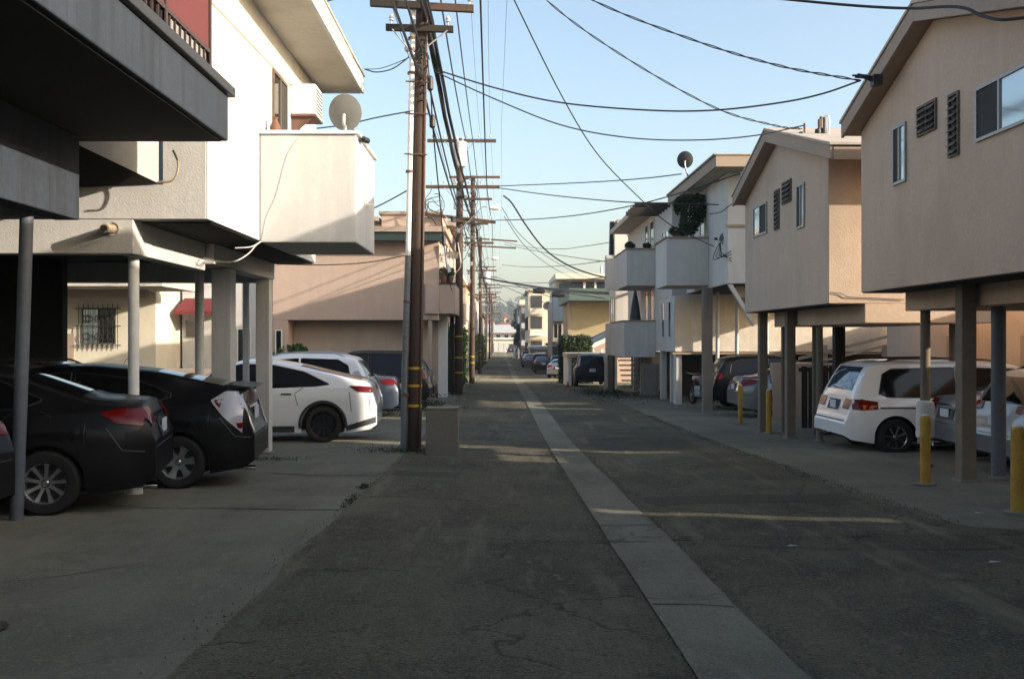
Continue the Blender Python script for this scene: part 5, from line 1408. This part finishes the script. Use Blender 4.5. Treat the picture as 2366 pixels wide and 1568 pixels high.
    if 'arch_trim' in S:
        for wx in S['wx']:
            for v in ('L', 'R'):
                m = MB(); pts = []
                for k in range(19):
                    a = math.pi * k / 18 * 1.1 - .16; px_, pz_ = wx + (ra + .03) * math.cos(a), wr + (ra + .03) * math.sin(a)
                    h = cast(v, px_, pz_)
                    if h: pts.append(h[0])
                if len(pts) > 3: m.tube(pts, .03, 6).build('arch_trim', S['arch_trim'], body, smooth=True, local=True)
        for v in ('L', 'R'):
            patch_('sill_trim', S['arch_trim'], v, [(S['wx'][0] + ra, gc + .01), (S['wx'][1] - ra, gc + .01)], [(S['wx'][0] + ra, gc + .13), (S['wx'][1] - ra, gc + .13)], off_=.012)
            patch_('bumper_trim', S['arch_trim'], v, [(.02, gc + .18), (S['wx'][0] - ra, gc + .02)], [(.02, gc + .30), (S['wx'][0] - ra, gc + .12)], off_=.012)
    if 'windscreen' in S:
        a, b, c, d = S['windscreen']; patch_('windscreen', glass, 'T', [(a, -c), (a, c)], [(b, -d), (b, d)], nx=14, nz=8)
    if 'rear_window' in S:
        vw, lo, up = S['rear_window']; patch_('rear_window', S.get('rear_glass', glass), vw, lo, up, nx=14, nz=8)
    for (nm, mt, lo, up) in S.get('rear_lights', ()):
        for s in (-1, 1):
            patch_(nm, mt, 'B', [(p[0] * s, p[1]) for p in lo], [(p[0] * s, p[1]) for p in up], off_=.012, nx=8, nz=6)
    for (nm, mt, lo, up) in S.get('rear_patches', ()):
        patch_(nm, mt, 'B', lo, up, off_=.01, nx=10, nz=4)
    if detail > 1:
        pts = [h[0] for h in (cast('B', u, gc + .43) for u in np.linspace(-Wd * .8, Wd * .8, 21)) if h]
        if len(pts) > 4: MB().tube(pts, .005, 4).build('bumper_gap', 'black_plastic', body, local=True)
        MB().tube([(.02, Wd * .55, gc + .02), (.3, Wd * .55, gc + .03)], .03, 10).build('exhaust', 'chrome', root, smooth=True, local=True)
        if 'rear_window' in S and S['rear_window'][0] == 'B':
            z0 = S['rear_window'][1][0][1]
            pts = [h[0] + Vector((-.012, 0, 0)) for h in (cast('B', u * .33, z0 + .02 + .03 * u) for u in np.linspace(0, 1, 6)) if h]
            if len(pts) > 3: MB().tube(pts, .010, 6).build('rear_wiper', 'black_plastic', root, local=True)
    if 'plate' in S:
        zc = S['plate']; h = cast('B', 0, zc)
        if h: MB().box(h[0].x - .03, h[0].x - .012, -.155, .155, zc - .078, zc + .078).build('licence_plate', 'plate', root, local=True, bevel=.003)
    for s in (-1, 1):
        mx = S.get('mirror')
        if mx:
            MB().lathe([(0, -.1), (.05, -.09), (.075, 0), (.06, .07), (0, .09)], 'y', (mx[0], s * (Wd + .09), mx[1]), 12).build('wing_mirror', paint, root, smooth=True, local=True)
    if S.get('rails'):
        xa_, xb_ = S['rails']
        for s in (-1, 1):
            pts = []
            for k in range(9):
                px_ = xa_ + (xb_ - xa_) * k / 8; h = cast('T', px_, s * Wd * .62)
                pts.append(h[0] + Vector((0, 0, -.01 if k in (0, 8) else .045)))
            MB().tube(smooth_path(pts, 3), .016, 8).build('roof_rail', S.get('rail_mat', 'trim_grey'), root, smooth=True, local=True)
    if S.get('spoiler'):
        xs_, zs_, ln, wd_ = S['spoiler']
        MB().prism([(xs_ - ln, zs_ - .01), (xs_ - ln, zs_ + .012), (xs_ + .12, zs_ + .045), (xs_ + .12, zs_ + .0)], 'y', -wd_, wd_).build('spoiler', paint, root, local=True, bevel=.006)
    if S.get('antenna'):
        p = S['antenna']; MB().tube([(p[0], 0, p[1]), (p[0] - .12, 0, p[1] + .18)], .004, 6).build('aerial', 'black_plastic', root, local=True)
    return root

SEDAN = dict(L=4.55, W=.88, H=1.46, r=.315, rim=.205, spokes=9, wx=(1.0, 3.6),
    top=[(0, .62), (.02, .80), (.06, .86), (.09, 1.02), (.14, 1.09), (.62, 1.13), (1.30, 1.37), (1.75, 1.455), (2.3, 1.46), (2.6, 1.43), (3.45, 1.02), (4.1, .88), (4.4, .74), (4.55, .5)],
    belt=[(0, .86), (.5, .99), (1.5, .96), (3.3, .88), (4.3, .70), (4.55, .6)], taper=.42,
    side_windows=[([(1.06, 1.10), (1.25, 1.03), (2.2, .99)], [(1.06, 1.12), (1.45, 1.30), (2.2, 1.37)]), ([(2.26, .99), (3.2, .95)], [(2.26, 1.37), (2.55, 1.34), (3.14, 1.0)])],
    windscreen=(3.40, 2.62, .62, .52), rear_window=('T', [(.72, -.58), (.72, .58)], [(1.32, -.48), (1.32, .48)]),
    side_lights=[('tail_light', 'lamp_red', [(.50, .975), (.36, .88), (.12, .85)], [(.50, .985), (.34, 1.015), (.10, 1.005)])],
    rear_lights=[('tail_light', 'lamp_red', [(.42, .86), (.72, .83)], [(.45, 1.02), (.74, 1.01)])],
    rear_patches=[('number_recess', 'black_plastic', [(-.3, .70), (.3, .70)], [(-.3, .88), (.3, .88)]), ('chrome_strip', 'chrome', [(-.38, .92), (.38, .92)], [(-.38, .945), (.38, .945)])],
    plate=.79, mirror=(3.05, 1.0), seams=[[(.95, .95), (1.05, 1.0)], [(2.23, .25), (2.23, .98)], [(1.38, .72), (1.42, .9), (1.3, 1.0)], [(3.2, .28), (3.25, .9)], [(.45, .84), (.3, .62), (.1, .6)]], handles=[(1.5, .88), (2.5, .86)])
PRIUS = dict(L=4.46, W=.87, H=1.49, r=.315, rim=.205, spokes=6, wx=(.88, 3.58), gc=.18,
    top=[(0, .58), (.02, .70), (.045, .76), (.10, .80), (.12, 1.0), (.16, 1.17), (.24, 1.215), (.6, 1.29), (1.3, 1.42), (2.0, 1.485), (2.45, 1.475), (2.8, 1.41), (3.9, .93), (4.3, .72), (4.46, .45)],
    belt=[(0, .9), (.3, 1.02), (1.3, .97), (3.3, .86), (4.2, .68), (4.46, .55)], taper=.40,
    side_windows=[([(.98, 1.09), (1.2, 1.02), (2.1, .97)], [(.98, 1.13), (1.4, 1.30), (2.1, 1.385)]), ([(2.15, .97), (3.2, .91)], [(2.15, 1.385), (2.5, 1.36), (3.16, .99)])],
    windscreen=(3.6, 2.72, .62, .52), rear_window=('T', [(.34, -.6), (.34, .6)], [(1.2, -.5), (1.2, .5)]),
    side_lights=[('tail_light', 'lamp_clear', [(.50, 1.03), (.36, .86), (.14, .66)], [(.50, 1.05), (.34, 1.15), (.13, 1.14)]), ('lamp_lens', 'lamp_red', [(.47, 1.03), (.40, .955)], [(.46, 1.05), (.36, 1.06)]), ('lamp_lens', 'lamp_red', [(.19, .72), (.14, .70)], [(.21, .78), (.13, .78)])],
    rear_lights=[('tail_light', 'lamp_clear', [(.62, .68), (.73, .66)], [(.66, 1.14), (.75, 1.14)]), ('lamp_lens', 'lamp_red', [(.585, .86), (.62, .86)], [(.62, 1.12), (.65, 1.12)])],
    rear_patches=[('lower_glass', 'car_glass', [(-.6, .98), (.6, .98)], [(-.62, 1.13), (.62, 1.13)]), ('chrome_strip', 'chrome', [(-.4, .93), (.4, .93)], [(-.4, .955), (.4, .955)])],
    plate=.86, mirror=(3.15, 1.02), spoiler=(.2, 1.185, .14, .62), antenna=(1.7, 1.47), seams=[[(2.12, .25), (2.12, .96)], [(1.3, .72), (1.36, .9), (1.2, 1.02)], [(.40, .85), (.22, .62), (.05, .6)]], handles=[(1.4, .9), (2.4, .86)])
TESLA = dict(L=4.75, W=.94, H=1.62, r=.355, rim=.255, spokes=10, rim_mat='rim_black', tyre_mat='tyre_dusty', wx=(1.02, 3.88), gc=.20,
    top=[(0, .60), (.02, .74), (.05, .86), (.09, 1.02), (.13, 1.14), (.2, 1.20), (.6, 1.28), (1.0, 1.375), (1.4, 1.475), (1.8, 1.555), (2.2, 1.61), (2.5, 1.615), (2.85, 1.545), (3.85, 1.07), (4.4, .90), (4.65, .72), (4.75, .5)],
    belt=[(0, .95), (.35, 1.07), (1.2, 1.05), (3.4, .97), (4.4, .78), (4.75, .6)], taper=.40,
    side_windows=[([(.92, 1.12), (1.15, 1.085), (1.9, 1.06), (3.65, 1.01)], [(.92, 1.13), (1.4, 1.36), (2.0, 1.49), (2.6, 1.51), (3.0, 1.42), (3.6, 1.06)])],
    windscreen=(3.7, 2.75, .68, .56), rear_window=('T', [(.32, -.62), (.32, .62)], [(1.5, -.52), (1.5, .52)]),
    side_lights=[('tail_light', 'lamp_red', [(.52, 1.085), (.36, .98), (.1, .955)], [(.52, 1.09), (.3, 1.085), (.09, 1.06)])],
    rear_lights=[('tail_light', 'lamp_red', [(.40, .98), (.80, .95)], [(.40, 1.04), (.82, 1.06)])], arch_trim='trim_grey',
    plate=.80, mirror=(3.25, 1.10), handles=[(1.72, .94), (2.9, .90)], handle_mat='black_plastic', seams=[[(2.35, .3), (2.35, 1.05)], [(1.5, .72), (1.56, .95), (1.4, 1.06)], [(3.45, .3), (3.5, .98)], [(.52, .98), (.48, .6)], [(.14, .9), (.12, .62)]])
VAN = dict(L=5.1, W=.97, H=1.70, r=.33, rim=.205, spokes=7, rim_mat='chrome', wx=(.90, 3.95), gc=.22, rear_round=(.14, .45),
    top=[(0, .50), (.015, .62), (.05, .70), (.10, .72), (.13, .86), (.15, 1.05), (.18, 1.13), (.42, 1.58), (.50, 1.66), (.75, 1.70), (2.0, 1.715), (3.1, 1.66), (3.5, 1.55), (4.35, 1.08), (4.9, .85), (5.1, .55)],
    belt=[(0, .95), (.5, 1.02), (3.6, 1.0), (4.6, .8), (5.1, .6)], taper=.17,
    side_windows=[([(.62, 1.10), (.78, 1.04), (1.95, 1.03), (2.0, 1.03)], [(.70, 1.45), (.86, 1.54), (1.95, 1.57), (2.0, 1.57)]), ([(2.04, 1.03), (3.2, 1.03)], [(2.04, 1.57), (3.1, 1.54)]), ([(3.28, 1.03), (4.0, 1.04)], [(3.22, 1.52), (3.9, 1.1)])],
    windscreen=(4.25, 3.5, .72, .6), rear_window=('B', [(-.68, 1.15), (.68, 1.15)], [(-.6, 1.57), (.6, 1.57)]), rear_glass='car_glass_blue',
    side_lights=[('tail_light', 'lamp_red', [(.14, .82), (.30, .81), (.58, .83)], [(.14, 1.0), (.3, 1.0), (.58, .96)]), ('lamp_lens', 'lamp_amber', [(.30, .825), (.52, .84)], [(.30, .90), (.56, .90)])],
    rear_lights=[('tail_light', 'lamp_red', [(.50, .82), (.83, .82)], [(.50, 1.0), (.83, 1.0)])],
    rear_patches=[('plate_recess', 'trim_grey', [(-.3, .78), (.3, .78)], [(-.3, .97), (.3, .97)]), ('bumper_step', 'trim_grey', [(-.8, .60), (.8, .60)], [(-.8, .625), (.8, .625)])],
    plate=.87, mirror=(3.85, 1.08), rails=(.75, 3.0), strips=[('side_moulding', 'trim_grey', .84, .865, .62, 4.1)], handles=[(2.2, .92), (3.3, .92)], seams=[[(2.02, .3), (2.02, 1.6)], [(3.24, .3), (3.24, 1.55)]])
SUV = dict(L=4.5, W=.90, H=1.68, r=.34, rim=.22, spokes=5, wx=(.88, 3.5), gc=.24, rear_round=(.13, .4),
    top=[(0, .55), (.02, .72), (.08, .80), (.12, 1.0), (.16, 1.10), (.40, 1.52), (.5, 1.60), (.9, 1.67), (1.9, 1.69), (2.5, 1.64), (3.3, 1.12), (4.1, .98), (4.4, .8), (4.5, .55)],
    belt=[(0, .95), (.4, 1.03), (3.2, .98), (4.2, .8), (4.5, .65)], taper=.28,
    side_windows=[([(.55, 1.12), (.7, 1.07), (1.7, 1.05)], [(.62, 1.40), (.85, 1.53), (1.7, 1.56)]), ([(1.76, 1.05), (3.1, 1.03)], [(1.76, 1.56), (2.35, 1.52), (3.05, 1.08)])],
    windscreen=(3.22, 2.6, .66, .54), rear_window=('B', [(-.62, 1.12), (.62, 1.12)], [(-.54, 1.50), (.54, 1.50)]),
    side_lights=[('tail_light', 'lamp_red', [(.32, .98), (.12, .90)], [(.34, 1.12), (.15, 1.10)])],
    rear_lights=[('tail_light', 'lamp_red', [(.60, .92), (.80, .92)], [(.62, 1.14), (.76, 1.14)])], plate=.86, mirror=(2.95, 1.08), rails=(.7, 2.4), handles=[(1.2, .96), (2.4, .94)],
    seams=[[(1.73, .3), (1.73, 1.05)]])
def var(s, **k):
    d = dict(s); d.update(k); return d
def car_at(label, cat, spec, nx_, ny_, heading, paint, side=1, **k):
    """(nx_, ny_) = the rear corner nearest the camera"""
    s_ = k.get('scale', 1.0) * spec['W']; h = R(heading)
    fx, fy = -math.sin(h), math.cos(h)
    if fy < 0: fx, fy = -fx, -fy
    return make_car(label, cat, spec, nx_ + fx * s_, ny_ + fy * s_, heading, paint, **k)
def car_left(label, cat, spec, xr, ynear, paint, **k):
    """nose towards -X, its near side at y = ynear, rear bumper at x = xr"""
    return make_car(label, cat, spec, xr, ynear + spec['W'], 180, paint, **k)
def car_right(label, cat, spec, xr, ynear, paint, **k):
    return make_car(label, cat, spec, xr, ynear + spec['W'], 0, paint, **k)
car_at('dark grey sedan with a red tail light parked behind the nearest blue-grey post', 'car', SEDAN, -3.38, 9.78, 192, 'paint_dark')
car_at('black hatchback with tall clear tail lights under the white building', 'car', PRIUS, -2.95, 11.95, 187, 'paint_black')
car_at('glossy white rounded hatchback SUV with black wheels parked beyond the black hatchback', 'car', TESLA, -2.38, 19.2, 183, 'paint_white')
car_left('white wagon with roof rails and a dark window behind the white hatchback SUV', 'car', var(SUV, H=1.7, rail_mat='rim_silver', side_lights=[('tail_light', 'lamp_clear', [(.36, 1.0), (.14, .92)], [(.5, 1.25), (.38, 1.28)])]), -2.95, 23.4, 'paint_white', scale=1.03)
car_left('blue-grey sedan whose red tail light shows right of the white hatchback SUV', 'car', SEDAN, -2.72, 26.6, 'paint_blue', scale=1.0)
car_left('black SUV in shade left of the front utility pole', 'car', SUV, -2.1, 29.6, 'paint_black', scale=1.04)
car_left('dark pickup sized SUV just right of the front utility pole', 'car', var(SUV, L=4.4), -2.15, 32.4, 'paint_dark', scale=.98)
car_left('silver car under the tan balcony behind the second pole', 'car', SEDAN, -2.6, 46.2 - 4.2, 'paint_maroon', scale=.95)
car_left('dark car edge with a small plate at the far left of the picture', 'car', var(SEDAN, W=.9), -3.98, 6.55, 'paint_dark')
car_left('silver hatchback deep in the left carport behind the posts', 'car', var(SUV, H=1.55), -5.6, 13.6, 'paint_grey', scale=.92)
# right side
car_right('white minivan with dark side glass and orange-red tail light parked under the second house', 'minivan', VAN, 5.93, 16.95, 'paint_white', scale=.965, dz=-.06)
car_right('silver sedan between the white minivan and the square tan post', 'car', SEDAN, 7.1, 14.95, 'paint_silver', scale=.95, dz=-.05)
car_right('silver hatchback with a licence plate beside the round dark post at right', 'car', var(SUV, H=1.6, rear_lights=[('tail_light', 'lamp_red', [(.50, 1.0), (.80, 1.0)], [(.50, 1.10), (.78, 1.12)])]), 6.75, 12.75, 'paint_silver', scale=.93, dz=-.1)
car_right('silver coupe with a red slanted tail light behind the farthest bollard', 'car', var(SEDAN, rear_round=(.22, .6), belt=[(0, .82), (.5, .93), (3.3, .86), (4.55, .6)]), 6.35, 26.2, 'paint_silver', scale=1.0)
car_right('dark blue hatchback under the white apartment behind the silver coupe', 'car', SUV, 6.3, 29.4, 'paint_dark', scale=.98)
car_right('black car in deep shade between the posts of the second house', 'car', SUV, 7.4, 20.0, 'paint_black', scale=.95)
# along the alley, seen from behind
make_car('black SUV with its back to the camera beside the three storey apartment', 'car', var(SUV, H=1.7, glass='car_glass', rear_lights=[('tail_light', 'lamp_clear', [(.62, 1.1), (.78, 1.0)], [(.56, 1.5), (.62, 1.5)])]), 4.62, 49.5, 90, 'paint_black')
for i, (x, y, h, p, lab, sp) in enumerate([(4.3, 74.5, 78, 'paint_silver', 'silver car in the row parked far along the right side, nearest of the row', SEDAN), (4.9, 80, 90, 'paint_dark', 'dark car second in the row far along the right side', SUV),
                                       (3.9, 88, 90, 'paint_black', 'black car in the middle of the far right row', SEDAN), (3.95, 97, 88, 'paint_maroon', 'dark red car in the far right row', SUV),
                                       (3.3, 108, 90, 'paint_grey', 'grey car farther along the far right row', SEDAN), (3.5, 122, 90, 'paint_black', 'black SUV at the end of the far right row', SUV),
                                       (-2.4, 150, 180, 'paint_black', 'black car under the creeper at the far left of the alley', SUV), (2.6, 238, 90, 'paint_dark', 'dark car in front of the garage at the end of the alley', SEDAN),
                                       (3.2, 176, 90, 'paint_maroon', 'dark red car by the far dark tree', SUV)]):
    make_car(lab, 'car', sp, x, y, h, p, detail=1)
# motorcycle by the tuck-under garage
def motorcycle():
    x, y = 6.55, 31.2; z = gz(x, y)
    t = thing('motorcycle', 'red motorcycle parked beside the tall grey post of the white apartment', 'motorcycle', (x, y, z), R(100))
    for wx in (0, 1.35):
        wo_ = MB().lathe([(.22, -.05), (.29, -.055), (.315, 0), (.29, .055), (.22, .05)], 'y', (wx, 0, .315), 24).build('wheel', 'tyre', t, smooth=True, local=True)
        MB().lathe([(.23, .02), (.2, .02), (.2, -.02), (.23, -.02)], 'y', (wx, 0, .315), 24).lathe([(0, .05), (.05, .05), (.05, -.05), (0, -.05)], 'y', (wx, 0, .315), 10).build('rim', 'rim_silver', wo_, local=True)
    MB().tube(smooth_path([(.35, 0, .62), (.6, 0, .82), (.85, 0, .86), (1.05, 0, .78)], 5), .13, 12, .10).build('fuel_tank', 'paint_maroon', t, smooth=True, local=True)
    MB().tube(smooth_path([(-.15, 0, .84), (.15, 0, .76), (.5, 0, .78)], 5), .10, 10).build('seat', 'black_plastic', t, smooth=True, local=True)
    MB().box(.4, .85, -.16, .16, .28, .62).build('engine', 'galvanised', t, local=True, bevel=.04)
    MB().tube([(1.35, 0, .315), (1.08, 0, .95)], .04, 8).build('fork', 'chrome', t, smooth=True, local=True)
    MB().tube(smooth_path([(.98, -.36, 1.05), (1.1, -.15, 1.0), (1.1, .15, 1.0), (.98, .36, 1.05)], 4), .016, 8).build('handlebar', 'black_plastic', t, smooth=True, local=True)
    MB().lathe([(0, 0), (.07, .02), (.09, .1), (.0, .12)], 'x', (1.1, 0, .85), 12).build('headlight', 'lamp_clear', t, smooth=True, local=True)
    MB().tube([(-.12, 0, .75), (-.28, 0, .72)], .07, 10).build('tail_light', 'lamp_red', t, smooth=True, local=True)
    MB().tube(smooth_path([(.5, -.18, .3), (.1, -.2, .3), (-.35, -.2, .36)], 4), .045, 10).build('exhaust', 'chrome', t, smooth=True, local=True)
motorcycle()
# small things far along the alley
t = thing('marker_cone', 'small white bottle shaped marker standing far down the alley', 'marker', (2.6, 170, gz(2.6, 170)))
MB().lathe([(.45, 0), (.42, .5), (.25, .9), (.12, 1.2), (.12, 1.6), (0, 1.62)], 'z', (2.6, 170, gz(2.6, 170)), 14).build('body', 'white_post', t, smooth=True)
c = gnd(3.35, 49.0); t = thing('traffic_cone', 'orange cone lying by the black SUV', 'cone', c)
MB().lathe([(.14, 0), (.14, .02), (.09, .03), (.02, .3), (0, .3)], 'z', c, 12).build('body', 'orange_plastic', t, smooth=True)
# haze: one box of even air round the camera and the scene
m = bpy.data.materials.new('haze_air'); m.use_nodes = True
t_ = m.node_tree; t_.nodes.clear(); o_ = t_.nodes.new('ShaderNodeOutputMaterial'); v_ = t_.nodes.new('ShaderNodeVolumePrincipled')
v_.inputs['Color'].default_value = (.86, .93, 1, 1); v_.inputs['Density'].default_value = .0005; v_.inputs['Anisotropy'].default_value = 0.2
t_.links.new(v_.outputs[0], o_.inputs['Volume']); MATS['haze'] = m
if HAZE:
    hz = MB().box(-1000, 1000, -120, 2700, -12, 48).build('haze', m, None, kind='stuff')
